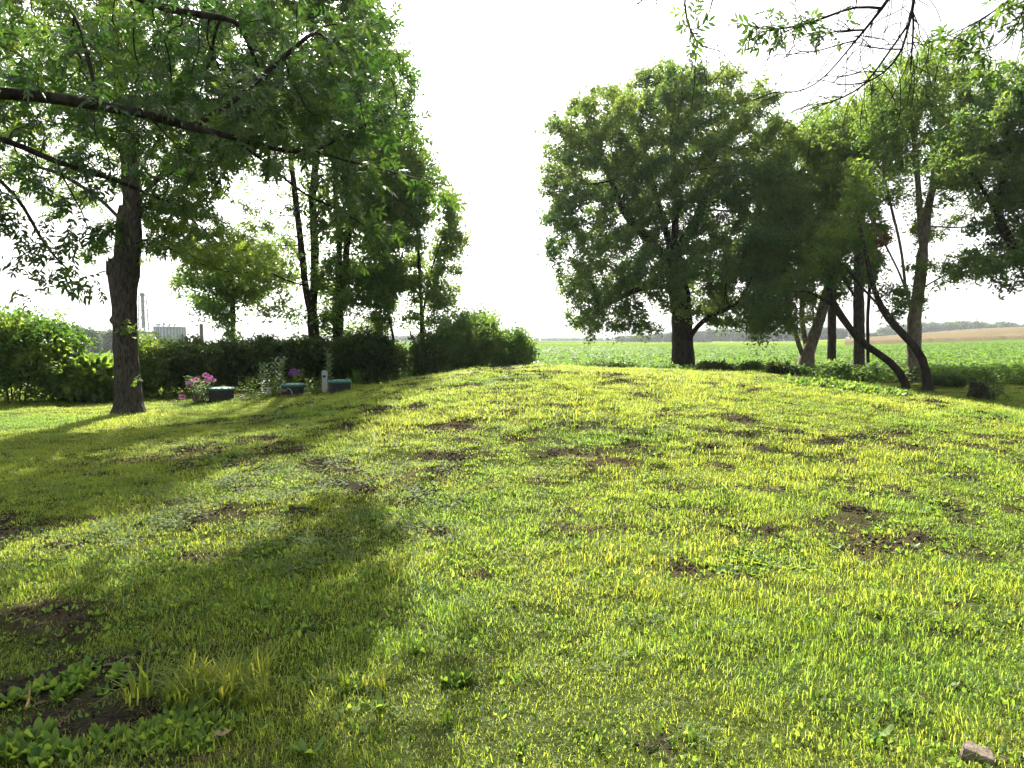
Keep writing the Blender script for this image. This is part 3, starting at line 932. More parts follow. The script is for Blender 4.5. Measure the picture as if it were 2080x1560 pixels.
# ------------------------------------------------------------------ soybean field
def soy_t(rs, n, R, h):
    Vs = []; Fs = []; Ts = []; k = 0
    for i in range(n):
        v, f = leaflet(.13 * (.8 + .5 * rs.rand()), .095, (0, 0, 0), 0, rs.randn() * .5, False, .15, .08)
        p = rs.randn() * .45; c, s = math.cos(p), math.sin(p)
        v = v @ np.array([[c, 0, -s], [0, 1, 0], [s, 0, c]]).T
        a = rs.rand() * 6.28; c, s = math.cos(a), math.sin(a)
        v = v @ np.array([[c, -s, 0], [s, c, 0], [0, 0, 1]]).T
        q = rs.rand() * 6.28; rr = R * rs.rand() ** .5
        Vs.append(v + [rr * math.cos(q), rr * math.sin(q), h * (1 - .8 * rs.rand() ** 1.8) * (1 - .25 * (rr / R) ** 2)]); Fs.append(f + k); Ts += [rs.rand() * .8] * len(v); k += len(v)
    return np.concatenate(Vs), np.concatenate(Fs), np.array(Ts)
st = [soy_t(rs, 46, .34, .66) for _ in range(6)]
X_ = []; Y_ = []; S_ = []
for y0, y1, dn, s in ((20.5, 36, 7.0, 1.0), (36, 60, 3.2, 1.25), (60, 110, 1.0, 1.9)):
    x, y = rand_sector(y0, y1, dn, rs, k=.86, m=2)
    x = x + .1 * rs.randn(len(x))
    X_.append(x); Y_.append(y); S_.append(np.full(len(x), s))
x = np.concatenate(X_); y = np.concatenate(Y_); s = np.concatenate(S_)
row = np.round((y + .12 * x) / .76) * .76 - .12 * x
y = np.where(y < 60, row + .10 * rs.randn(len(y)), y)
kp = (y > field_edge(x)); x, y, s = x[kp], y[kp], s[kp]
hh = (.88 + .25 * fbm(x * .25, y * .25, 91, 3)) * (.94 + .1 * rs.rand(len(x)))
gn_scatter('soybean_crop', "rows of leafy green soybean plants beyond the lawn", 'crop', np.stack([x, y, terrain(x, y)], 1),
           np.stack([0 * x, 0 * x, rs.rand(len(x)) * 6.28], 1), np.stack([s, s, hh], 1), rs.randint(0, 6, len(x)), st, M['soy'])

def strip(name, label, cat, tf, r0, r1, t0, t1, h, mat, nr=60, ntt=120, rough=.12, seed=0, kind="structure"):
    """a canopy sheet between two distances and two bearings x/y, with an uneven top"""
    r = np.exp(np.linspace(math.log(r0), math.log(r1), nr)); t = np.linspace(t0, t1, ntt)
    rr, t_ = np.meshgrid(r, t)
    y = rr.ravel() if tf is None else tf(rr, t_).ravel(); x = (t_.ravel() * y)
    edge = np.minimum(np.arange(nr), np.arange(nr)[::-1]); edge = np.tile(edge, (ntt, 1)).ravel()
    z = terrain(x, y) + np.where(edge == 0, -.3, h) + np.where(edge > 0, (fbm(x * .5, y * .5, seed, 3) - .5) * rough, 0)
    i = np.arange(nr * ntt).reshape(ntt, nr)
    Fq = np.stack([i[:-1, :-1].ravel(), i[:-1, 1:].ravel(), i[1:, 1:].ravel(), i[1:, :-1].ravel()], 1)
    return tag(obj(name, np.stack([x, y, z], 1), Fq, mat, smooth=True), label, cat, kind=kind)

def field_mat(name, c0, c1, s1=3.0, s2=.05, bump=1.0, streak=6):
    m, nt, b, out = new_mat(name)
    g = nt.nodes.new("ShaderNodeNewGeometry")
    n1 = noise_node(nt, s1, 6, .7, g.outputs["Position"])
    n2 = noise_node(nt, s2, 5, .6, g.outputs["Position"], (1, streak, 1))
    r1 = ramp(nt, n1.outputs[0], [(.3, c0), (.7, c1)])
    r2 = ramp(nt, n2.outputs[0], [(.3, (.75, .78, .75)), (.7, (1.2, 1.15, 1.1))])
    mx = nt.nodes.new("ShaderNodeMixRGB"); mx.blend_type = 'MULTIPLY'; mx.inputs[0].default_value = 1
    nt.links.new(r1.outputs[0], mx.inputs[1]); nt.links.new(r2.outputs[0], mx.inputs[2])
    nt.links.new(mx.outputs[0], b.inputs["Base Color"]); b.inputs["Roughness"].default_value = .8
    b.inputs["Specular IOR Level"].default_value = 0
    bp = nt.nodes.new("ShaderNodeBump"); bp.inputs["Strength"].default_value = bump; bp.inputs["Distance"].default_value = .25
    nt.links.new(n1.outputs[0], bp.inputs["Height"]); nt.links.new(bp.outputs[0], b.inputs["Normal"])
    return m
M['soyfar'] = field_mat("soy_canopy", (.075, .135, .035), (.12, .19, .05))
M['meadow'] = field_mat("yellow_meadow", (.13, .20, .035), (.22, .28, .06))
M['brown'] = field_mat("brown_grass", (.11, .095, .06), (.175, .145, .095), 2.0, .04, .6, 3)
strip('soybean_field', "smooth green soybean canopy stretching away behind the tree trunks", 'crop field', None, 98, 420, -.95, .95, .58, M['soyfar'], seed=3, kind="stuff")
strip('yellow_strip', "thin yellow green strip of grass crossing the far field", 'grass strip', lambda r, t: r * (1 + .12 * t), 122, 150, .02, .72, 1.0, M['meadow'], nr=8, rough=.3, seed=8, kind="stuff")
strip('brown_meadow', "reddish brown seeding grass covering the rise on the right", 'meadow', lambda r, t: r + (t - .8) * -60 * np.clip((r - 110) / 200, 0, 1), 128, 330, .50, .95, 1.25, M['brown'], nr=40, rough=.5, seed=12, kind="stuff")
strip('grass_strip', "thin green grass line on the crest above the brown meadow", 'grass strip', None, 335, 430, .3, .80, 1.0, M['meadow'], nr=8, rough=.3, seed=13, kind="stuff")
# ------------------------------------------------------------------ trees on the right
def chain_from(base, pts):
    return [base] + pts
b1 = base_at(1388, 28)
tree('broad_tree', "largest dark green tree with a wide round crown and thick dark trunk behind the mound", 'tree',
     [[b1, P(1387, 700, 28), P(1383, 620, 28), P(1372, 560, 28), P(1368, 500, 28)],
      [P(1388, 715, 28), P(1405, 675, 27.5), P(1440, 640, 27), P(1500, 620, 26)],
      [P(1372, 530, 28), P(1310, 480, 27.5), P(1265, 430, 27), P(1235, 350, 27)],
      [P(1372, 540, 28), P(1345, 440, 28.5), P(1325, 370, 29), P(1310, 300, 29)],
      [P(1368, 500, 28), P(1375, 400, 28), P(1365, 300, 28), P(1370, 200, 28)],
      [P(1370, 520, 28), P(1425, 430, 28), P(1440, 350, 28.5), P(1470, 270, 29)],
      [P(1376, 570, 28), P(1300, 585, 27), P(1230, 620, 26.5), P(1190, 650, 26)]],
     [B(1370, 300, 235, 160, 28, 4.5), B(1220, 330, 130, 150, 27.5, 3.5), B(1490, 370, 140, 180, 28, 4), B(1350, 440, 230, 130, 28.5, 3.0, .45), B(1160, 320, 70, 110, 27.5, 2, .8),
      B(1250, 560, 125, 90, 26.5, 3, 1.3), B(1215, 650, 75, 45, 26, 1.8, 1.6), B(1490, 560, 120, 90, 27, 3.5), B(1570, 470, 80, 110, 27.5, 2.5), B(1530, 640, 75, 60, 26.5, 2.5), B(1440, 540, 130, 70, 25.5, 2.5), B(1160, 440, 55, 60, 27, 2),
      B(1290, 675, 55, 30, 26, 1.2, 1.4), B(1180, 560, 60, 70, 26.5, 2, 2), B(1150, 480, 60, 70, 27, 2, 2), B(1240, 470, 90, 60, 27, 2.5, 1), B(1370, 200, 110, 70, 28, 3, 1), B(1240, 235, 100, 60, 28, 2.5, 1), B(1500, 250, 90, 60, 28, 2.5, 1), B(1170, 260, 50, 60, 27.5, 2, 1), B(1130, 370, 45, 90, 27.5, 2, 1.2), B(1570, 330, 60, 80, 28, 2, 1), B(1330, 610, 80, 50, 25.5, 2, .5)],
     101, n_att=3600, void=.10, vf=1.2, shell=.4, step=.32, di=4, dk=.5, R=.46, tip=.009, n_leaf=36000, lmat='maple', thr=.03, spread=.38, sag=.05, temps=T_FAR)

b2 = base_at(1637, 27)
tree('multi_trunk_tree', "pale barked tree whose trunk splits low into a narrow v of three stems", 'tree',
     [[b2, P(1634, 735, 27), P(1612, 665, 27), P(1600, 620, 27), P(1580, 520, 27)],
      [P(1636, 738, 27), P(1655, 680, 27), P(1668, 640, 27), P(1690, 560, 27), P(1700, 450, 27)],
      [P(1637, 725, 27), P(1632, 680, 27.3), P(1628, 630, 27.6), P(1640, 520, 28)],
      [P(1655, 680, 27), P(1650, 620, 26.6), P(1655, 520, 26.5)]],
     [B(1640, 400, 110, 140, 28, 3), B(1600, 520, 110, 80, 27.5, 3), B(1690, 300, 90, 110, 29, 3), B(1590, 620, 70, 45, 26, 2, .6), B(1640, 290, 70, 70, 29, 2.5), B(1680, 560, 50, 70, 27, 2, .5)],
     102, void=.42, vf=.8, n_att=1300, step=.3, R=.30, tip=.009, n_leaf=10500, lmat='rightg', bmat='bark_pale', thr=.028, spread=.36)

b3 = base_at(1746, 26)
tree('straight_tree', "straight slim grey trunk standing between the v shaped tree and the forked tree", 'tree',
     [[b3, P(1745, 700, 26), P(1744, 600, 26), P(1745, 500, 26), P(1748, 400, 26), P(1750, 280, 26)],
      [P(1744, 620, 26), P(1700, 540, 26.5), P(1680, 480, 27)]],
     [B(1730, 300, 110, 110, 27, 3), B(1700, 420, 90, 90, 26.5, 2.5), B(1720, 540, 60, 60, 26.5, 2, .5), B(1780, 230, 80, 70, 27, 2.5)],
     103, void=.42, vf=.8, n_att=800, step=.3, R=.20, tip=.009, n_leaf=4300, lmat='rightg', bmat='bark', thr=.028, spread=.36, flare=1.15)

b4 = base_at(1858, 24.5)
tree('forked_tree', "tall grey tree forking in two high stems beside the leaning trunks", 'tree',
     [[b4, P(1858, 720, 24.5), P(1857, 650, 24.5), P(1866, 590, 24.5), P(1876, 500, 24.5), P(1886, 420, 24.5), P(1905, 330, 24.5), P(1915, 200, 24.5)],
      [P(1874, 515, 24.5), P(1868, 420, 24.6), P(1862, 330, 24.8), P(1850, 230, 25)],
      [P(1857, 640, 24.5), P(1830, 560, 24.5), P(1800, 500, 24.5), P(1765, 440, 24.5), P(1740, 360, 24.5)],
      [P(1845, 600, 24.5), P(1830, 500, 24.2), P(1810, 420, 24), P(1790, 330, 24)],
      [P(1868, 600, 24.5), P(1905, 565, 24), P(1960, 540, 23.6), P(2010, 520, 23.2)],
      [P(1880, 470, 24.5), P(1940, 460, 24), P(1990, 480, 23.8)]],
     [B(1900, 240, 110, 110, 25, 3.2), B(1800, 260, 90, 130, 25, 3), B(1860, 170, 90, 70, 25, 3), B(1810, 430, 60, 70, 24.5, 1.5, .8), B(1960, 555, 65, 40, 23.5, 1.2, 1.0), B(1935, 420, 75, 90, 24.5, 2, 1.0), B(1900, 520, 60, 50, 24, 1.2, .8),
      B(1880, 340, 70, 70, 25, 2.5), B(1850, 600, 40, 60, 24, 1, .25), B(1990, 260, 90, 120, 25, 3)],
     104, void=.42, vf=.8, n_att=1500, step=.3, R=.23, tip=.009, n_leaf=7800, lmat='rightg', bmat='bark_pale', thr=.026, spread=.36)

b5 = base_at(1845, 21.5)
tree('leaning_tree', "long dark curved trunk leaning far to the left from the mound edge", 'tree',
     [[b5, P(1835, 760, 21.5), P(1815, 735, 21.5), P(1780, 715, 21.8), P(1745, 695, 22), P(1728, 668, 22.2), P(1712, 645, 22.4), P(1690, 622, 22.6), P(1660, 600, 22.8), P(1635, 580, 23)],
      [P(1690, 622, 22.6), P(1680, 560, 22.8), P(1660, 500, 23)]],
     [B(1600, 570, 70, 60, 23.5, 1.8), B(1560, 630, 70, 45, 23.5, 1.4), B(1650, 500, 55, 60, 23.5, 1.8, .6), B(1540, 500, 60, 50, 24.5, 1.8, .6), B(1600, 420, 50, 70, 25, 1.5, .5), B(1680, 420, 40, 50, 24, 1.5, .4), B(1540, 690, 40, 18, 23.5, 1, .5)],
     105, void=.5, vf=1.3, n_att=300, step=.3, di=3, dk=.5, R=.115, tip=.007, n_leaf=2900, lmat='maple', thr=.024, spread=.5, flare=1.2)

b6 = base_at(1888, 20.5)
tree('crossing_tree', "dark leaning trunk crossing in front of the forked tree with a swollen base", 'tree',
     [[b6, P(1885, 758, 20.5), P(1874, 725, 20.5), P(1862, 700, 20.6), P(1840, 688, 20.7), P(1815, 660, 20.8), P(1790, 628, 21), P(1765, 598, 21.2), P(1735, 568, 21.4), P(1715, 530, 21.6)],
      [P(1790, 628, 21), P(1772, 580, 21), P(1760, 520, 21.2), P(1745, 450, 21.4)]],
     [B(1745, 400, 45, 80, 21.8, 1.2), B(1700, 500, 60, 50, 22, 1.2), B(1800, 600, 60, 35, 21, .8, .35), B(1760, 530, 50, 45, 21.5, 1, .5), B(1680, 540, 60, 45, 21.8, 1.2), B(1800, 660, 45, 22, 20.8, .6, .25)],
     106, void=.5, vf=1.3, n_att=280, step=.28, di=3, dk=.5, R=.115, tip=.006, n_leaf=1200, lmat='rightg', thr=.022, spread=.42, flare=1.7)

b7 = np.array([19.0, 21.0, th(19, 21) - .1])
tree('arching_tree', "dark limbed tree leaning into view from beyond the right edge", 'tree',
     [[b7, P(2180, 650, 21), P(2120, 560, 20.7), P(2070, 520, 20.5), P(2040, 470, 20.4), P(2015, 420, 20.3), P(1990, 370, 20.2), P(1950, 330, 20)],
      [P(2025, 440, 20.4), P(2035, 380, 20.2), P(2050, 300, 20)],
      [P(2070, 520, 20.5), P(2010, 525, 20.2), P(1960, 505, 20)],
      [P(2120, 560, 20.7), P(2130, 420, 20.5), P(2130, 250, 20.5)]],
     [B(2050, 240, 110, 110, 20.5, 2.5), B(1960, 330, 80, 60, 20.3, 1.6, .6), B(2080, 420, 60, 130, 20, 2), B(2020, 560, 80, 30, 20, 1.2, .4), B(1990, 440, 50, 40, 20, 1, .3), B(2140, 250, 110, 150, 20.5, 3, .7), B(2000, 170, 60, 50, 20.5, 1.8, .6), B(2060, 590, 40, 25, 19.8, .8, .3)],
     107, void=.42, vf=.8, n_att=1300, step=.26, di=3.4, dk=.42, R=.26, tip=.008, n_leaf=6500, lmat='maple', thr=.024, spread=.32)

b8 = base_at(1765, 29)
tree('rusty_tree', "small tree with a clump of dry rust coloured leaves beside the straight trunk", 'tree',
     [[b8, P(1762, 650, 29), P(1768, 560, 29), P(1772, 480, 29)]],
     [B(1775, 490, 48, 45, 28.5, 1.2), B(1762, 540, 35, 30, 28.5, 1)],
     108, n_att=160, step=.25, R=.07, tip=.008, n_leaf=1100, lmat='rust', bmat='bark_dark', thr=.03, spread=.25, flare=1.1)

# a rank behind, filling the upper right
b9 = base_at(1690, 33)
tree('background_tree', "bright green feathery tree rising behind the v shaped tree", 'tree',
     [[b9, P(1690, 640, 33), P(1692, 500, 33), P(1695, 380, 33), P(1700, 280, 33)]],
     [B(1700, 300, 110, 100, 33, 3.2), B(1620, 380, 70, 100, 33, 3), B(1690, 240, 60, 50, 33, 2.5), B(1770, 330, 80, 90, 33, 3)],
     109, void=.42, vf=.8, n_att=800, step=.36, R=.2, tip=.01, n_leaf=5200, lmat='rightg', thr=.03, spread=.42)

# ------------------------------------------------------------------ grove behind the beds on the left
def gtree(name, label, limbs, blobs, seed, **k):
    d = dict(n_att=900, step=.27, di=3.4, dk=.45, R=.18, tip=.008, n_leaf=10000, lmat='grove', bmat='bark_dark', thr=.026, spread=.34, flare=1.15, void=.38, vf=.9)
    d.update(k)
    return tree(name, label, 'tree', limbs, blobs, seed, **d)
c1 = base_at(640, 22)
gtree('twin_stem_tree', "dark tree with two parallel stems rising out of the hedge",
      [[c1, P(640, 690, 22), P(632, 640, 22), P(620, 580, 22), P(612, 500, 22), P(600, 400, 22), P(585, 280, 22), P(575, 150, 22)],
       [P(634, 650, 22), P(638, 590, 22), P(640, 510, 22), P(634, 400, 22), P(650, 260, 22), P(655, 100, 22)],
       [P(628, 665, 22), P(600, 630, 21.6), P(575, 612, 21.4)], [P(612, 590, 22), P(580, 570, 21.6), P(560, 562, 21.4)]],
      [B(600, 250, 130, 180, 22, 2.6), B(690, 30, 120, 120, 22.5, 2.4), B(540, 520, 90, 60, 21.6, 1.4, .7), B(640, 560, 50, 80, 22, 1, .5), B(650, 150, 110, 160, 22, 2.6), B(540, 420, 80, 100, 21.8, 2, .7), B(560, 600, 60, 50, 21.5, 1.2, .45), B(620, 450, 70, 80, 22, 1.6, .6)],
      201, n_leaf=8200, spread=.5, n_att=1200, R=.19)
c2 = base_at(692, 22.5)
gtree('spreading_tree', "dark tree with thick upward stems and a side limb, right of the twin stem tree",
      [[c2, P(688, 690, 22.5), P(685, 620, 22.5), P(688, 560, 22.5), P(690, 480, 22.5), P(680, 380, 22.5), P(690, 250, 22.5)],
       [P(690, 620, 22.5), P(700, 570, 22.5), P(712, 545, 22.5), P(750, 530, 22.3), P(780, 525, 22.2)],
       [P(702, 575, 22.5), P(704, 500, 22.6), P(715, 400, 22.8), P(740, 280, 23)]],
      [B(730, 300, 110, 170, 22.8, 2.6), B(820, 330, 70, 110, 22.8, 1.8, .9), B(800, 180, 60, 110, 22.8, 1.8, .8), B(700, 650, 70, 40, 22.2, 1.0, .8), B(740, 440, 110, 90, 22.6, 1.8), B(700, 560, 110, 60, 22.4, 1.5, .8), B(770, 500, 70, 60, 22.4, 1.4), B(650, 400, 90, 90, 22.6, 1.8), B(800, 300, 50, 90, 22.6, 1.5), B(740, 590, 80, 75, 22.3, 1.6, .8), B(790, 400, 60, 100, 22.5, 1.6, .6), B(700, 480, 60, 70, 22.5, 1.4, .5), B(680, 640, 50, 40, 22, 1, .5), B(770, 200, 70, 120, 23, 2, .7)],
      202, n_leaf=9600, spread=.5, n_att=1400, R=.18)
c3 = base_at(472, 23)
gtree('slender_tree', "slender leafy tree between the grain bins and the twin stem tree",
      [[c3, P(473, 690, 23), P(474, 640, 23), P(470, 570, 23), P(468, 500, 23)]],
      [B(400, 610, 60, 40, 23, 1), B(540, 560, 60, 60, 23, 1), B(425, 600, 110, 55, 23, 1.6), B(510, 530, 55, 90, 23, 1.4), B(470, 520, 80, 60, 23, 1.5), B(500, 640, 60, 45, 23, 1.2, .7), B(410, 560, 50, 60, 23, 1, .5)],
      203, n_leaf=2900, spread=.5, void=.55, vf=1.3, n_att=560, R=.085, tip=.007)
c4 = base_at(798, 23)
gtree('thin_tree', "thin leaning young tree behind the hedge with sparse leaves",
      [[c4, P(800, 680, 23), P(788, 640, 23), P(780, 600, 23)]],
      [B(800, 600, 45, 50, 23, 1), B(780, 560, 50, 50, 23, 1, .7), B(770, 650, 30, 30, 23, .8, .6)],
      204, n_leaf=1400, n_att=220, R=.05, tip=.006)
c5 = base_at(858, 23)
gtree('airy_tree', "airy young tree at the right end of the grove with open sunlit branches",
      [[c5, P(858, 700, 23), P(857, 640, 23), P(852, 560, 23), P(850, 500, 23), P(845, 440, 23)],
       [P(858, 645, 23), P(868, 600, 23), P(872, 560, 23), P(885, 520, 23), P(900, 480, 23)]],
      [B(850, 520, 100, 70, 23, 1.6, .8), B(900, 430, 45, 50, 23, 1.2, 1), B(925, 500, 28, 40, 23, 1, 1.2), B(910, 560, 40, 40, 23, 1, .8), B(800, 460, 60, 90, 23, 1.4, .6), B(870, 560, 70, 60, 23, 1.4, .5), B(880, 480, 65, 55, 23, 1.5), B(840, 440, 60, 60, 23, 1.4), B(920, 605, 36, 22, 23, .8, .7), B(880, 620, 45, 35, 23, 1, .6), B(840, 360, 70, 60, 23, 1.6), B(835, 630, 30, 30, 23, .8, .5), B(915, 510, 30, 40, 23, .8, .6)],
      205, n_leaf=4600, spread=.42, n_att=760, R=.085, tip=.006)

# ------------------------------------------------------------------ big ash on the lawn
a0 = base_at(259, 14.6, .05)
ash, X, rad, kids, par = tree('ash_tree', "big ash tree with thick furrowed trunk standing alone on the lawn", 'tree',
     [[P(262, 560, 14.6), P(264, 520, 14.6), P(268, 470, 14.6), P(268, 400, 14.6), P(262, 320, 14.7), P(250, 240, 14.8), P(238, 120, 14.9), P(228, 0, 15), P(220, -150, 15)],
      [P(264, 520, 14.6), P(240, 435, 14.4), P(215, 480, 14.0), P(180, 512, 13.7)],
      [P(266, 500, 14.6), P(300, 480, 14.3), P(360, 515, 14.1), P(430, 545, 13.9), P(500, 560, 13.8)],
      [P(268, 430, 14.6), P(330, 350, 14.2), P(420, 300, 14), P(500, 290, 13.8)],
      [P(262, 330, 14.7), P(180, 250, 14.6), P(90, 200, 14.4)],
      [P(250, 240, 14.8), P(330, 150, 15), P(420, 60, 15.2)],
      [P(266, 480, 14.6), P(200, 400, 14.8), P(120, 350, 15), P(40, 330, 15)]],
     [B(390, 400, 170, 120, 14.2, 2.6, 1.7), B(280, 430, 110, 90, 13.6, 1.2, 1.2), B(300, 200, 260, 170, 14.8, 3.6), B(470, 500, 85, 60, 14, 1.3, 2.2), B(250, 0, 300, 200, 15, 3.6), B(100, 300, 170, 150, 14.9, 2.6, .8), B(350, 570, 30, 25, 14, .5, .4),
      B(240, -200, 260, 180, 15, 3.6, .8), B(520, 250, 100, 130, 14.4, 2, .8), B(330, 430, 120, 60, 13.8, 1.6), B(160, 520, 60, 30, 13.7, .8, .4)],
     301, rmin=.008, n_att=2000, void=.45, vf=.5, step=.22, di=3, dk=.34, R=.20, tip=.006, temps=T_ASH, n_leaf=16500, lmat='ash', bmat='bark', thr=.018, spread=.22, size=(.7, 1.15), flare=1.0, droop=.4)
# rebuild: the root sits on the ground
off = np.array(ash.location) - a0
for ch in ash.children: ch.data.transform(__import__('mathutils').Matrix.Translation(Vector(off)))
ash.location = tuple(a0)
# the lower trunk: furrowed bark, root flare, old stubs
prof = [(0, .40), (.12, .365), (.35, .325), (.8, .30), (1.3, .285), (1.9, .275), (2.15, .285), (2.5, .275), (3.0, .31), (3.3, .33), (3.45, .27), (3.9, .24), (4.3, .22), (4.6, .16)]
zz = np.arange(0, 4.6, .035); sides = 150
th_ = np.arange(sides) / sides * 2 * math.pi
pz = [p[0] for p in prof]; pr = [p[1] for p in prof]
line_z = [0, 1.2, 2.4, 3.6, 4.6]; hgt = lambda py: P(260, py, 14.6)[2] - a0[2]
cx = np.interp(zz, [0, hgt(700), hgt(560), hgt(470), 4.6], [0, (256 - 259) / F_PX * 14.6, (262 - 259) / F_PX * 14.6 - .03, (267 - 259) / F_PX * 14.6, (268 - 259) / F_PX * 14.6])
V = []
for i, z in enumerate(zz):
    r = np.interp(z, pz, pr) * .84
    fur = fbm(th_ * 9.0 + .8 * vnoise(th_ * 3, th_ * 0 + z * 2, 4), th_ * 0 + z * 2.6, 61, 3)
    fur = np.minimum(fur, np.roll(fur, 1) * 1.0)
    rr = r * (1 + .07 * (fbm(np.cos(th_) * 1.5 + 5, np.sin(th_) * 1.5 + z * .8, 8, 2) - .5)) + .038 * (fur - .5)
    if z < .5: rr = rr + .11 * (1 - z / .5) ** 2 * np.maximum(0, np.cos(th_ * 5 + 1)) 
    # broken limb scar on the left side
    aa = np.abs(np.angle(np.exp(1j * (th_ - math.pi * 1.0))))
    rr = rr + .10 * np.exp(-(aa / .35) ** 2) * (ss(1.7, 3.25, z) * (1 - ss(3.28, 3.36, z)))
    rr = rr + .09 * np.exp(-(aa / .22) ** 2) * np.exp(-((z - 2.12) / .09) ** 2)
    ab = np.abs(np.angle(np.exp(1j * (th_ - .15))))
    rr = rr + .05 * np.exp(-(ab / .35) ** 2) * np.exp(-((z - 3.08) / .14) ** 2)
    V.append(np.stack([a0[0] + cx[i] + rr * np.cos(th_), a0[1] + rr * np.sin(th_), np.full(sides, a0[2] + z)], 1))
V = np.concatenate(V); n = len(zz)
k = np.arange(sides); k2 = (k + 1) % sides
Fq = np.concatenate([np.stack([j * sides + k, j * sides + k2, (j + 1) * sides + k2, (j + 1) * sides + k], 1) for j in range(n - 1)])
obj('lower_trunk', V, Fq, M['bark'], ash, smooth=True)
# stub with a jagged top and peeled wood
mb = MB()
for q in range(5):
    bx = a0[0] - .30 + .045 * q
    mb.tube([(bx, a0[1] - .08 + .02 * q, a0[2] + 3.1), (bx - .01, a0[1] - .08, a0[2] + 3.36 + .05 * (q % 3)), (bx - .03, a0[1] - .08, a0[2] + 3.42 + .07 * (q % 2))], [.045, .03, .008], 6)
mb.build('broken_stub', M['bark'], ash)
# shoots sprouting on the trunk
rs_ = np.random.RandomState(5)
def shoots(c, R, n, s=.8):
    p = np.array(c) + rs_.randn(n, 3) * np.array(R)
    return scatter(T_ASH, p, frames(rs_.randn(n, 3) + [0, -1.0, -.2], rs_.randn(n, 3) * .4 + [0, -.3, 1]), np.full(n, s), rs_.rand(n) * .5)
for c_, R_, n_, s__ in ((P(262, 668, 14.2), (.16, .05, .07), 34, .6), (P(278, 772, 14.2), (.06, .04, .04), 9, .45)):
    V1 = shoots(c_, R_, n_, s__); obj('trunk_shoots', V1[0], V1[1], M['ash'], ash, tone=V1[2])['kind'] = 'stuff'

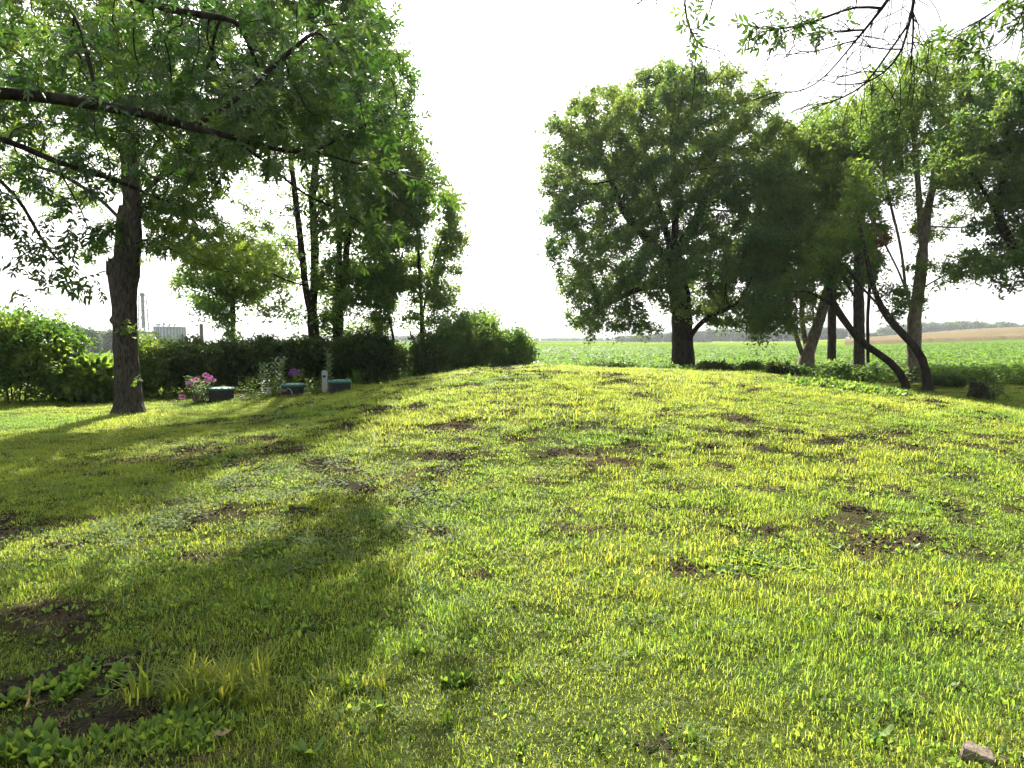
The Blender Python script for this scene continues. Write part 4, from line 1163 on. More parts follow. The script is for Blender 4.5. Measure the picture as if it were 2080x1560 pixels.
# ------------------------------------------------------------------ the near ash whose limbs reach in from the left
n0 = np.array([-7.2, 4.2, th(-7.2, 4.2) - .1])
def Q(px, py, Y): return P(px, py, Y)
tree('overhanging_ash', "near ash tree reaching in from the left with long dark limbs over the lawn", 'tree',
     [[n0, (-7.1, 4.2, 1.6), (-7.0, 4.25, 2.6), (-6.9, 4.3, 3.4), (-6.7, 4.4, 5.0), (-6.4, 4.6, 6.5)],
      [(-7.0, 4.25, 3.2), (-6.0, 4.6, 3.7), Q(-60, 183, 5.2), Q(80, 195, 5.4), Q(200, 214, 5.6), Q(300, 232, 5.7), Q(390, 258, 5.8), Q(470, 278, 5.9), Q(520, 315, 6.0), Q(570, 355, 6.1), Q(620, 400, 6.2), Q(665, 450, 6.3)],
      [Q(480, 282, 5.9), Q(560, 305, 6.1), Q(640, 310, 6.3), Q(720, 330, 6.5), Q(800, 350, 6.7)],
      [Q(400, 262, 5.8), Q(470, 210, 6.0), Q(560, 130, 6.2), Q(640, 60, 6.4)],
      [(-6.7, 4.4, 5.0), (-6.2, 5.6, 6.2), Q(260, -160, 8.2), Q(430, -90, 9.6), Q(560, -20, 10.6), Q(650, 60, 11.0), Q(740, 130, 10.8)], [Q(430, -90, 9.6), Q(420, 0, 10.2), Q(400, 60, 10.4)],
      [(-7.0, 4.25, 2.5), (-6.2, 4.8, 2.9), Q(-60, 262, 5.6), Q(50, 298, 5.8), Q(110, 330, 5.9), Q(145, 390, 6.0), Q(165, 430, 6.0), Q(195, 470, 6.1)],
      [Q(110, 330, 5.9), Q(190, 350, 6.1), Q(260, 375, 6.3), Q(360, 420, 6.5), Q(440, 490, 6.7)],
      [(-6.2, 4.8, 2.9), Q(-40, 330, 5.2), Q(10, 370, 5.3), Q(50, 420, 5.4), Q(90, 500, 5.5), Q(150, 560, 5.6)],
      [Q(300, 232, 5.7), Q(360, 300, 5.9), Q(450, 340, 6.2)],
      [(-6.7, 4.4, 5.0), Q(60, -80, 5.5), Q(200, -40, 5.8), Q(340, 20, 6.0), Q(480, 40, 6.3)],
      [Q(200, 214, 5.6), Q(180, 120, 5.6), Q(150, 20, 5.7)],
      [Q(620, 400, 6.2), Q(680, 420, 6.3), Q(760, 470, 6.4)],
      [Q(640, 310, 6.3), Q(720, 260, 6.4), Q(830, 230, 6.5)]],
     [B(600, 40, 210, 120, 10.8, 1.7, .55), B(620, -90, 190, 90, 11.6, 1.5, .5), B(730, 180, 90, 120, 10.2, 1.2, .6), B(430, 60, 120, 100, 10.2, 1.4, .5), B(450, 150, 230, 130, 7.6, 1.5, .8), B(250, 260, 230, 90, 7.2, 1.2, .5), B(600, 200, 140, 120, 8.0, 1.2, .7), B(40, 200, 160, 170, 6.6, 1.4, .5), B(450, 120, 260, 150, 6.1, .8), B(130, 120, 170, 130, 5.6, .8, .8), B(660, 250, 130, 170, 6.4, .6, .8), B(730, 150, 110, 140, 6.4, .5, .6), B(830, 250, 70, 80, 6.5, .4, .5), B(870, 370, 60, 40, 6.5, .3, 5), B(840, 200, 50, 60, 6.5, .3, 4), B(780, 90, 50, 60, 6.5, .35, 3), B(900, 395, 30, 25, 6.6, .2, 6), B(850, 290, 50, 40, 6.6, .3, 4),
      B(60, 450, 120, 90, 5.6, .6, 1.8), B(120, 560, 110, 35, 5.6, .4, 2.5), B(700, 430, 110, 90, 6.4, .5, .5), B(250, 0, 260, 60, 5.9, .9, .7), B(230, 350, 180, 80, 6.2, .6, .5), B(560, 20, 180, 70, 6.4, .7, .8),
      B(340, 560, 40, 40, 6.6, .3, .4), B(500, 280, 120, 70, 6.0, .5, .6), B(780, 530, 40, 20, 6.5, .2, .3)],
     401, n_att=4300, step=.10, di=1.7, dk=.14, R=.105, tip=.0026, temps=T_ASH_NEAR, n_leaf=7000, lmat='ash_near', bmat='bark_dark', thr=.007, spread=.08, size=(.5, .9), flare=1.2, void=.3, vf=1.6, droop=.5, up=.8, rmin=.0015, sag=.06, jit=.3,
     radfix=lambda X, rad: np.where(X[:, 0] < -6.3, np.maximum(rad, .24 - .02 * X[:, 2]) * (np.abs(X[:, 0] + 7) < .8) + rad * (np.abs(X[:, 0] + 7) >= .8), rad))

# ------------------------------------------------------------------ twigs hanging in at the top right
h0 = np.array([5.2, -3.2, th(5.2, -3.2) - .1])
def twig_leaves(X, rad, idx, n, rs, s=(.55, .9)):
    k = rs.choice(idx, n); pos = X[k] + rs.randn(n, 3) * .02
    ax = rs.randn(n, 3) * .7; ax[:, 2] -= .5; nm = rs.randn(n, 3) * .6; nm[:, 2] += .7
    return scatter(T_ASH_NEAR, pos, frames(ax, nm), s[0] + (s[1] - s[0]) * rs.rand(n), rs.rand(n))
rsh = np.random.RandomState(44)
limbs = [[h0, (5.2, -3.2, 2.2), (5.1, -3.0, 4.2), (4.8, -2.2, 5.6), (4.4, -.6, 6.2)],
         [(4.8, -2.2, 5.6), (3.9, .6, 5.6), (3.2, 2.6, 4.9), Q(1860, -60, 4.0), Q(1857, 20, 4.1), Q(1855, 60, 4.2), Q(1852, 110, 4.2), Q(1850, 150, 4.3)],
         [Q(1857, 20, 4.1), Q(1830, 75, 4.1), Q(1790, 125, 4.15), Q(1760, 175, 4.2), Q(1690, 208, 4.3)],
         [Q(1857, 40, 4.1), Q(1838, 100, 4.1), Q(1800, 150, 4.2), Q(1752, 172, 4.2), Q(1690, 172, 4.2)],
         [(3.2, 2.6, 4.9), Q(1830, -40, 3.9), Q(1790, 20, 4.0), Q(1740, 80, 4.1), Q(1700, 130, 4.15), Q(1655, 178, 4.2), Q(1612, 188, 4.25)],
         [Q(1735, 88, 4.1), Q(1690, 95, 4.1), Q(1650, 108, 4.1), Q(1617, 108, 4.15)], [Q(1755, 60, 4.05), Q(1700, 62, 4.1), Q(1655, 72, 4.1)],
         [Q(1790, 20, 4.0), Q(1740, 8, 4.0), Q(1680, 35, 4.05), Q(1620, 55, 4.1), Q(1545, 62, 4.2)],
         [(3.9, .6, 5.6), Q(1560, -140, 3.6), Q(1400, -60, 4.0), Q(1385, 10, 4.1), Q(1402, 60, 4.2), Q(1410, 95, 4.25), Q(1452, 100, 4.3)], [Q(1402, 60, 4.2), Q(1425, 65, 4.2), Q(1435, 40, 4.2)],
         [(3.2, 2.6, 4.9), Q(2120, -60, 4.0), Q(2050, 0, 4.1), Q(1990, 45, 4.2), Q(1930, 70, 4.25), Q(1870, 98, 4.3)],
         [Q(2110, -40, 4.0), Q(2080, 20, 4.0), Q(2060, 70, 4.0), Q(2030, 95, 4.05), Q(1990, 108, 4.1)],
         [(3.9, .6, 5.6), Q(1340, -50, 4.0), Q(1322, 20, 4.1), Q(1342, 25, 4.15)], [Q(1856, 30, 4.1), Q(1875, 75, 4.1), Q(1868, 100, 4.15)],
         [Q(1838, 100, 4.1), Q(1800, 108, 4.1), Q(1765, 92, 4.1), Q(1740, 90, 4.15)], [Q(1800, 150, 4.2), Q(1770, 140, 4.2), Q(1745, 150, 4.2)]]
X, par_, _n = grow(limbs, np.array([[5., -3, 7.]]), .06, .01, .01, rsh)
# fine side twigs
nX = [X]; np_ = list(par_); base_n = len(X)
cand = [i for i in range(base_n) if X[i][1] > 3.4]
for q in range(230):
    i = cand[rsh.randint(len(cand))]; p = X[i].copy(); pr = i
    d = (X[i] - X[par_[i]]); d /= np.linalg.norm(d) + 1e-9; d = d + rsh.randn(3) * .7; d[1] *= .3
    for s_ in range(rsh.randint(4, 13)):
        d = d / np.linalg.norm(d); p = p + d * .035; d = d + rsh.randn(3) * .2 + np.array([-.05, 0, -.12])
        nX.append(p[None].copy()); np_.append(pr); pr = sum(len(a) for a in nX) - 1
X = np.concatenate(nX); par_ = np.array(np_)
rad, kids, cnt = wood(X, par_, .2, .0022)
rad = np.minimum(.0027 * cnt ** .36, .012)
rad = np.where(X[:, 1] < 3.0, np.maximum(rad, np.interp(X[:, 1], [-3.2, -.6, 1.5, 3.0], [.2, .11, .04, .014])), rad)
hroot = empty('hanging_ash', h0, "ash tree behind the viewer, only its mostly bare hanging twigs reach into the top right", 'tree')
V, Fc, _x = wood_mesh(X, par_, rad, kids, rmin=0, rs=rsh)
obj('trunk', V, Fc, M['bark_dark'], hroot, smooth=True)
def near_px(px, py, R, Y=4.15):
    c = P(px, py, Y); return np.where(np.linalg.norm(X - c, axis=1) < R * Y / F_PX)[0]
parts = []
for px, py, R, n in ((1560, 55, 40, 20), (1610, 52, 35, 14), (1660, 22, 50, 4), (1410, 40, 30, 12), (1975, 60, 60, 16), (1925, 75, 45, 10), (2060, 50, 60, 30), (1660, 75, 30, 10), (2040, 95, 40, 14)):
    ix = near_px(px, py, R)
    if len(ix): parts.append(twig_leaves(X, rad, ix, n, rsh, (.38, .66)))
V = np.concatenate([p[0] for p in parts]); o_ = np.cumsum([0] + [len(p[0]) for p in parts])
Fc = np.concatenate([p[1] + o for p, o in zip(parts, o_)]); T = np.concatenate([p[2] for p in parts])
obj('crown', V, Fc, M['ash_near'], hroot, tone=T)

# ------------------------------------------------------------------ shrubs and hedge
def shrub(name, label, px, Y, w, py_top, mat, n, seed, depth=None, cat='shrub', temps=None, base_py=None, lobes=5, group=None, size=(.8, 1.3), stems=7, low=.1, tone_b=0):
    rs = np.random.RandomState(seed)
    x = (px - 1040) / F_PX * Y; z0 = th(x, Y)
    W = w / 2 * Y / F_PX; H = P(px, py_top, Y)[2] - z0; D = depth or max(.5, min(W, 1.2))
    root = empty(name, (x, Y, z0), label, cat, group)
    pts = []
    lob = [(rs.uniform(-.6, .6) * W, rs.uniform(-.5, .5) * D, rs.uniform(.5, .72) * H, W * rs.uniform(.35, .6), D * .6, H * rs.uniform(.26, .34)) for _ in range(lobes)]
    lob.append((0, 0, H * .35, W, D, H * .42)); lob.append((0, 0, H * .55, W * .75, D * .8, H * .42))
    k = n // len(lob) + 1
    P_ = []; O_ = []
    for (a, b, c, ra, rb, rc) in lob:
        d = rs.randn(k, 3); d /= np.linalg.norm(d, axis=1, keepdims=True)
        q = d * (.5 + .5 * rs.rand(k, 1) ** .5) * (1 + .16 * rs.randn(k, 1)) * (.8 + .5 * fbm(d[:, :1] * 2.3 + a, d[:, 2:] * 2.3 + b, seed, 2))
        P_.append(np.array([a, b, c]) + q * np.array([ra, rb, rc])); O_.append(d)
    for sh_ in range(int(6 + W * 8)):       # upright shoots that break the outline
        a = rs.uniform(-.9, .9) * W; b = rs.uniform(-.6, .6) * D; h0_ = H * (.78 - .35 * (a / W) ** 2); L_ = H * rs.uniform(.12, .36)
        m = 9; t_ = rs.rand(m, 1); P_.append(np.array([a, b, h0_]) + t_ * np.array([rs.randn() * .12, rs.randn() * .1, L_]) + rs.randn(m, 3) * .035); O_.append(rs.randn(m, 3) * .5 + [0, 0, .3])
    P_ = np.concatenate(P_); O_ = np.concatenate(O_)
    kp = P_[:, 2] > low * .3; P_ = P_[kp]; O_ = O_[kp]
    P_ = P_ + np.array([x, Y, z0])
    ax = O_ * .7 + rs.randn(len(P_), 3) * .5 ; nm = rs.randn(len(P_), 3) * .6 + [0, 0, .8]
    s = size[0] + (size[1] - size[0]) * rs.rand(len(P_))
    cl = fbm(P_[:, 0] * 1.4, P_[:, 2] * 1.6, seed, 2)
    tone = np.clip((cl - .5) * 2.0 + .35 + tone_b + rs.randn(len(P_)) * .25, 0, 1)
    V, Fc, T = scatter(temps or T_BUSH, P_, frames(ax, nm), s, tone)
    obj('foliage', V, Fc, M[mat], root, tone=T)
    mb = MB()
    for i in range(stems):
        a = rs.uniform(-.75, .75) * W; b = rs.uniform(-.5, .5) * D; h = H * rs.uniform(.65, 1.02) * (1 - .3 * abs(a) / W)
        s0 = a * .35
        mb.tube([(x + s0, Y + b * .5, z0 - .05), (x + (s0 + a) / 2, Y + b * .8, z0 + h * .5), (x + a, Y + b, z0 + h)], [.02, .014, .004], 5)
    mb.build('stem', M['bark_dark'], root)
    return root
shrub('tall_shrub', "large leafy shrub filling the left edge of the photo", 30, 17.3, 230, 640, 'bush', 2300, 501, 1.1)
shrub('tall_shrub', "rounded sunlit shrub with upright shoots next to the left edge shrub", 105, 18.0, 150, 655, 'bush', 1500, 502, 1.0)
shrub('vine_shrub', "low broad leaved viny shrub left of the big ash trunk", 175, 17.6, 120, 735, 'bush', 800, 503, .6, temps=[leafclump(7, .19, .16, lw=.8, fine=False) for _ in range(4)])
shrub('vine_shrub', "low broad leaved vines just behind the big ash trunk", 240, 18.6, 130, 745, 'bush', 800, 504, .6, temps=[leafclump(7, .17, .16, lw=.8) for _ in range(4)])
shrub('yellow_shrub', "bright yellow green shrub just right of the big ash trunk below the bins", 310, 19.2, 110, 688, 'bush', 1100, 505, .9, tone_b=.25)
shrub('dark_shrub', "dark small leaved shrub behind the pink flowers", 395, 19.8, 150, 690, 'hedge', 1900, 506, 1.0, temps=T_HEDGE)
shrub('clipped_hedge', "dark clipped hedge behind the milkweed and the middle tank lid", 520, 20.8, 210, 692, 'hedge', 3000, 507, .9, temps=T_HEDGE)
shrub('clipped_hedge', "dark clipped hedge at the foot of the twin stem tree", 620, 21.2, 130, 690, 'hedge', 2000, 508, .9, temps=T_HEDGE)
shrub('clipped_hedge', "very dark square hedge right of the white post", 745, 21.4, 175, 684, 'hedge', 3200, 509, 1.0, temps=T_HEDGE, lobes=7)
shrub('small_shrub', "gap filling small shrub with lighter leaves between the hedge and the round shrub", 838, 23.2, 60, 700, 'bush', 420, 510, .6)
shrub('round_shrub', "dark rounded shrub at the foot of the airy young tree", 890, 21.8, 120, 672, 'hedge', 2000, 511, 1.1, temps=T_HEDGE)
shrub('round_shrub', "tall domed dark green shrub near the right end of the hedge row", 965, 21.6, 165, 636, 'grove', 2400, 512, 1.3, temps=T_BUSH)
shrub('bright_shrub', "bright leaved shrub ending the hedge row beside the open field", 1045, 21.4, 95, 668, 'bush', 1000, 513, .9)
shrub('edge_bush', "low bright green bush in front of the crop, right of the thick dark trunk", 1530, 24.2, 46, 738, 'bush', 260, 514, .4)
for i, (px, Y, w, top, lb) in enumerate(((1450, 25.6, 90, 738, "low dark weedy bush right behind the thick trunk"), (1580, 25.6, 90, 742, "low dark bush between the bright bush and the v shaped tree"),
                                         (1230, 26.6, 150, 740, "low dark brush along the crop edge left of the thick trunk"), (1920, 22.6, 60, 768, "thin reddish weedy bush right of the crossing trunk"))):
    shrub('low_brush', lb, px, Y, w, top, 'hedge', 420, 520 + i, .5, temps=T_HEDGE)

# ------------------------------------------------------------------ beds: flowers, plants
def plant(name, label, px, Y, n, h, seed, leafL=.13, lw=.3, spread=.25, mat='weed', cat='plant', flowers=None, fmat='flower', lean=.15, wh=5, fr=.055):
    rs = np.random.RandomState(seed)
    x = (px - 1040) / F_PX * Y; z0 = th(x, Y)
    root = empty(name, (x, Y, z0), label, cat)
    mb = MB(); Ps = []; Ax = []; tips = []
    for i in range(n):
        a = rs.rand() * 6.28; r = spread * rs.rand() ** .5; hh = h * rs.uniform(.7, 1)
        b0 = np.array([x + r * .4 * math.cos(a), Y + r * .4 * math.sin(a), z0 - .02]); b1 = np.array([x + r * math.cos(a), Y + r * math.sin(a), z0 + hh]) + rs.randn(3) * [lean * .3, lean * .3, 0]
        mid = (b0 + b1) / 2 + rs.randn(3) * .02
        mb.tube([b0, mid, b1], [.008, .006, .003], 5, False); tips.append(b1)
        k = max(3, int(hh / .055))
        for j in range(k):
            t = (j + 1) / k; p = b0 + (b1 - b0) * t
            for q in range(2):
                an = j * 1.57 + q * 3.14 + rs.rand() * .4
                Ps.append(p); Ax.append([math.cos(an), math.sin(an), .55 + .4 * t])
    mb.build('stem', M['weed'], root)
    Ps = np.array(Ps); Ax = np.array(Ax); nm = rs.randn(len(Ps), 3) * .25 + [0, 0, 1]
    V, Fc, T = scatter([leaflet(leafL, leafL * lw, fine=True, droop=.3)], Ps, frames(Ax, nm), rs.uniform(.6, 1.1, len(Ps)), rs.rand(len(Ps)))
    obj('foliage', V, Fc, M[mat], root, tone=T)
    if flowers:
        for (fx_, fy_) in flowers:
            c = P(fx_, fy_, Y - .15)
            d = rs.randn(60, 3); d /= np.linalg.norm(d, axis=1, keepdims=True)
            pos = c + d * np.array([fr, fr, fr * .7])
            V, Fc, T = scatter([leaflet(.035, .03)], pos, frames(d + rs.randn(60, 3) * .4, rs.randn(60, 3)), np.ones(60), rs.rand(60))
            obj('flower_head', V, Fc, M[fmat], root, tone=T)
    return root
plant('phlox', "bushy phlox with pink and purple flower heads beside the first black tank riser", 404, 16.5, 40, .66, 601, .07, .35, .36, 'bush', 'flower plant',
      [(418, 762), (426, 767), (398, 772), (391, 776), (384, 781), (398, 809), (370, 806), (420, 773), (431, 772)])
plant('milkweed', "tall milkweed with broad grey green leaves left of the middle tank riser", 565, 17.0, 5, .98, 602, .15, .36, .22, cat='plant', mat='pale_weed')
plant('milkweed', "tall milkweed standing alone behind the white post", 667, 16.9, 4, .98, 603, .14, .34, .10, mat='pale_weed')
plant('milkweed', "tall milkweed leftmost of the pair in front of the dark hedge", 536, 17.1, 4, .86, 604, .13, .36, .16, mat='pale_weed')
plant('lily_plant', "narrow leaved green plant in front of the milkweed pair", 552, 16.4, 9, .5, 605, .11, .16, .12)
plant('ironweed', "plant with a violet flower cluster above the middle tank lid", 600, 17.3, 8, .62, 606, .10, .25, .18, cat='flower plant', flowers=[(596, 753), (604, 757), (592, 758)], fmat='violet', fr=.05)
plant('leafy_plant', "light green leafy clump between the middle tank lid and the white post", 637, 16.6, 12, .36, 607, .16, .2, .2, mat='bush')
plant('brown_plant', "feathery olive plant right of the first black tank riser", 505, 17.2, 16, .52, 608, .07, .25, .3, mat='bush')
plant('small_bush', "small twiggy olive bush right of the last tank lid", 726, 17.4, 16, .42, 609, .06, .4, .22, mat='bush')
plant('sprig', "lone dark weed sprig standing on the crest of the mound", 1122, 13.2, 4, .16, 610, .07, .25, .12, mat='weed')
plant('tall_weed', "spindly green sapling right of the crossing trunk", 1877, 20.8, 3, 1.0, 611, .10, .4, .12, mat='bush')

# ------------------------------------------------------------------ septic tank risers, post, pipe
M['black_plastic'] = plain("black_plastic", (.018, .018, .02), .45, 0, .5, .2)
M['green_lid'] = plain("green_lid", (.03, .15, .12), .45, 0, .5, .12, 3)
M['white_plastic'] = plain("white_plastic", (.42, .42, .39), .5, 0, .4, .08)
M['grey_metal'] = plain("grey_metal", (.3, .31, .32), .45, .6, .5, .1)
def riser(label, px, py, w, hgt_):
    c = G(px, py); Y = c[1]; r = w / 2 * Y / F_PX; h = hgt_
    root = empty('tank_riser', c, label, 'tank riser', "black septic tank risers with green lids")
    mb = MB(); prof = [(r * .96, -.1)]
    n = 4
    for i in range(n):
        z0 = h * i / n; z1 = h * (i + 1) / n
        prof += [(r * .95, z0 + .005), (r * .95, z0 + (z1 - z0) * .35), (r * 1.0, z0 + (z1 - z0) * .45), (r * 1.0, z1 - .012), (r * .95, z1 - .004)]
    prof.append((r * .9, h))
    mb.lathe(c, prof, 40); mb.build('riser_ring', M['black_plastic'], root, smooth=False)
    mb = MB(); mb.lathe(c, [(r * 1.03, h - .02), (r * 1.04, h + .012), (r * .99, h + .03), (r * .6, h + .045), (r * .25, h + .05), (.001, h + .05)], 40)
    for k in range(12):
        a = k * math.pi / 6; p = c + np.array([math.cos(a) * r * .6, math.sin(a) * r * .6, h + .042]); q = c + np.array([math.cos(a) * r * .97, math.sin(a) * r * .97, h + .034])
        mb.tube([p, q], .012, 5)
    lid = mb.build('lid', M['green_lid'], root, smooth=False)
    for k in range(4):
        a = .4 + k * math.pi / 2; q = c + np.array([math.cos(a) * r * .9, math.sin(a) * r * .9, h + .03])
        mb = MB(); mb.lathe(q - c, [(.014, 0), (.014, .022), (.001, .024)], 8)
        mb.build('bolt', M['grey_metal']).parent = lid
    return root, c, r, h
riser("black ribbed tank riser with green lid beside the pink phlox", 450, 812, 50, .27)
R2 = riser("middle black tank riser with a looped white cable on its side", 595, 803, 46, .25)
riser("black tank riser with green lid just right of the white post", 690, 796, 46, .24)
mb = MB(); c, r = R2[1], R2[2]
mb.tube([c + np.array([-.03 + .12 * math.sin(t * 1.5), -r - .03, .19 - .18 * t + .05 * math.sin(t * 3.1)]) for t in np.linspace(0, 1, 9)], .008, 6)
o = mb.build('cable', M['white_plastic'], R2[0])
mb = MB(); mb.box(c + np.array([-.12, -r - .015, .14]), (.07, .012, .03)); mb.build('label_plate', plain("faded_label", (.22, .12, .11), .6), R2[0])

pc = G(660, 796)
post = empty('utility_post', pc, "white square post with a grey top standing between the tank lids", 'post')
mb = MB(); mb.box(pc + [0, 0, .19], (.055, .045, .21)); mb.build('post_body', M['white_plastic'], post)
mb = MB(); mb.box(pc + [0, 0, .45], (.06, .05, .05)); mb.box(pc + [0, 0, .515], (.05, .04, .015)); mb.build('post_cap', plain("grey_cap", (.35, .38, .36), .5), post)
mb = MB(); mb.box(pc + [0, -.052, .38], (.035, .004, .03)); mb.build('plate', M['black_plastic'], post)
for k, (px, lb) in enumerate(((546, "left one of two short white pipe stubs below the milkweed"), (553, "right one of two short white pipe stubs below the milkweed"))):
    c = G(px, 803)
    mb = MB(); mb.lathe(c, [(.035, -.1), (.035, .15), (.042, .15), (.042, .20), (.03, .20), (.03, .12)], 16)
    o = mb.build('pipe_stub', M['white_plastic']); tag(o, lb, 'pipe', "white pipe stubs in the flower bed")
# pink edge of mulch
mu = leaf_mat("mulch", (.12, .08, .055), (.25, .17, .12), (.05, .03, .02), (.1, .06, .04), .1)
rs = np.random.RandomState(9)
n = 1500
px_ = rs.uniform(400, 760, n); Yb = np.interp(px_, [400, 760], [17.0, 18.1]) + rs.randn(n) * .28
x = (px_ - 1040) / F_PX * Yb; pos = np.stack([x, Yb, terrain(x, Yb) + .02 + .02 * rs.rand(n)], 1)
V, Fc, T = scatter([leaflet(.07, .035)], pos, frames(rs.randn(n, 3) * [1, 1, .15], rs.randn(n, 3) * .4 + [0, 0, 1]), np.ones(n), rs.rand(n))
tag(obj('mulch', V, Fc, mu, tone=T), "reddish brown wood mulch in front of the tank lids", 'mulch', kind='stuff')

# ------------------------------------------------------------------ old stump with shoots, right
sc_ = base_at(1992, 18.3, 0)
st_ = empty('old_stump', sc_, "dark broken stump with leafy shoots on the grass strip at the right", 'stump')
mb = MB(); rs = np.random.RandomState(77)
sd_ = 20; n0_ = []
prof = [(.30, -.1), (.27, .05), (.22, .15), (.20, .28), (.19, .36)]
for r, z in prof:
    for k in range(sd_):
        a = k / sd_ * 6.283; rr = r * (1 + .18 * math.sin(3 * a) + .08 * rs.randn())
        mb.V.append((sc_[0] + rr * math.cos(a), sc_[1] + rr * math.sin(a), sc_[2] + z + (rs.rand() * .16 if z > .3 else 0)))
for i in range(len(prof) - 1):
    for k in range(sd_):
        a = i * sd_ + k; b = i * sd_ + (k + 1) % sd_
        mb.F.append([a, b, b + sd_, a + sd_])
mb.V.append(tuple(sc_ + np.array([0, 0, .3]))); q = len(mb.V) - 1
for k in range(sd_): mb.F.append([(len(prof) - 1) * sd_ + k, (len(prof) - 1) * sd_ + (k + 1) % sd_, q, q])
mb.build('stump_body', M['bark_dark'], st_)
n = 70
p = sc_ + np.array([.14, -.1, .18]) + rs.randn(n, 3) * [.20, .12, .10]
V, Fc, T = scatter(T_HEDGE, p, frames(rs.randn(n, 3), rs.randn(n, 3) * .5 + [0, 0, 1]), np.full(n, .8), rs.rand(n) * .5)
obj('shoots', V, Fc, M['hedge'], st_, tone=T)

# ------------------------------------------------------------------ weed clumps singled out
def clump(name, label, px, py, rx, n, temps, mat, s, seed, cat='weed', ry=None, kind=None):
    rs = np.random.RandomState(seed); c = G(px, py)
    rxm = rx * c[1] / F_PX; rym = ry or rxm * .6
    x = c[0] + rs.randn(n) * rxm * .5; y = c[1] + rs.randn(n) * rym * .5
    pos = np.stack([x, y, terrain(x, y)], 1); ang = rs.rand(n) * 6.28
    R = frames(np.stack([np.cos(ang), np.sin(ang), 0 * ang], 1), rs.randn(n, 3) * .15 + [0, 0, 1])
    Vs, Fs, Ts = scatter([(v, f) for v, f, t in temps], pos, R, s * (.7 + .6 * rs.rand(n)), rs.rand(n))
    o = obj(name, Vs - c, Fs, M[mat], tone=Ts, world=False, attrs={'var': Ts * .5}); o.location = tuple(c)
    return tag(o, label, cat, kind=kind)
rs = np.random.RandomState(21)
tall = [blades(26, .05, .26, .011, .75, rs, .4, .9) for _ in range(4)]
broad = [weed_t(rs, 10, .15, .42, .7) for _ in range(5)]
clump('tall_grass', "clump of long coarse bright grass blades right of the bare soil", 430, 1425, 130, 26, tall, 'grass', .62, 1, 'grass clump')
clump('tall_grass', "small tuft of long grass blades in the shade left of the sunlit lawn", 730, 1405, 60, 9, tall, 'grass', .5, 2, 'grass clump')
clump('dock_weed', "dense clump of broad glossy weed leaves below the bare soil", 345, 1500, 120, 90, broad, 'weed', .32, 3)
clump('dock_weed', "scattered broad weed leaves on the bare soil at the left", 130, 1400, 120, 28, broad, 'weed', .42, 4, kind='stuff')
clump('dock_weed', "broad leaved weeds along the bottom left corner", 60, 1545, 120, 28, broad, 'weed', .42, 5, kind='stuff')
clump('leafy_weed', "single upright thistle like weed with bright leaves in the sunlit lawn", 930, 1400, 22, 7, broad, 'weed', .34, 6)
clump('vine_patch', "low patch of broad yellow green leaves above the tan scar", 1545, 1148, 110, 100, [weed_t(rs, 7, .10, .75, .35) for _ in range(4)], 'weed', .5, 7, kind='stuff')
clump('weed_mound', "tall tangled weed patch on the crest left of the leaning trunks", 1720, 790, 95, 230, broad, 'bush', .75, 8, ry=.5)
clump('weed_mound', "lower end of the tangled weeds below the curved trunk", 1830, 795, 60, 80, broad, 'bush', .6, 9, ry=.4, kind='stuff')

# ------------------------------------------------------------------ stone, sticks, dead leaf
def stone(c, size, rz, seed):
    rs = np.random.RandomState(seed); nx_, ny_, nz_ = 18, 12, 8
    V = []; idx = {}; F_ = []
    def vid(i, j, k):
        key = (i, j, k)
        if key not in idx:
            p = np.array([i / nx_ * 2 - 1, j / ny_ * 2 - 1, k / nz_ * 2 - 1])
            q = p / max(1e-6, (np.abs(p) ** 7).sum() ** (1 / 7.))
            q[0] *= 1 - .22 * (q[1] + 1) / 2; q[2] *= 1 - .25 * (q[0] + 1) / 2
            nn = float(fbm(np.array([q[0] * 2.2 + q[2]]), np.array([q[1] * 2.2 - q[2]]), seed, 4)[0]) - .5
            q = q * (1 + .16 * nn)
            V.append(q * size); idx[key] = len(V) - 1
        return idx[key]
    for i in range(nx_):
        for j in range(ny_):
            for k in (0, nz_): F_.append([vid(i, j, k), vid(i + 1, j, k), vid(i + 1, j + 1, k), vid(i, j + 1, k)])
    for i in range(nx_):
        for k in range(nz_):
            for j in (0, ny_): F_.append([vid(i, j, k), vid(i + 1, j, k), vid(i + 1, j, k + 1), vid(i, j, k + 1)])
    for j in range(ny_):
        for k in range(nz_):
            for i in (0, nx_): F_.append([vid(i, j, k), vid(i, j + 1, k), vid(i, j + 1, k + 1), vid(i, j, k + 1)])
    return np.array(V), np.array(F_)
V, Fq = stone(None, np.array([.056, .034, .03]), 0, 31)
c = G(1984, 1566)
o = obj('stone', V, Fq, plain("stone", (.17, .135, .11), .85, 0, .2, .3, 40, .5), world=False)
o.location = (c[0], c[1], c[2] + .025); o.rotation_euler = (.1, .12, -.55)
tag(o, "broken pinkish tan stone in the grass at the bottom right corner", 'stone')
def stick(label, pxs, r, mat, lift=.02):
    pts = [G(*q) + np.array([0, 0, lift]) for q in pxs]
    c = pts[0]; mb = MB(); mb.tube([p - c for p in pts], [r * (1 - .5 * i / len(pts)) for i in range(len(pts))], 7)
    o = mb.build('stick', mat); o.location = tuple(c); return tag(o, label, 'stick', "fallen sticks on the bare soil")
M['stickr'] = plain("red_stick", (.30, .17, .09), .7, 0, .3, .3, 30)
stick("reddish brown stick standing nearly upright in the photo on the bare soil", [(54, 1462), (58, 1440), (62, 1420), (69, 1406)], .007, M['stickr'], .03)
stick("grey brown stick lying across the bare soil", [(212, 1366), (235, 1360), (255, 1352), (276, 1349)], .006, plain("grey_stick", (.2, .16, .12), .8), .02)
rs = np.random.RandomState(3)
dl = G(445, 1528)
v, f = leaflet(.075, .055, (-.03, 0, 0), .4, 0, True, -.25, .35)
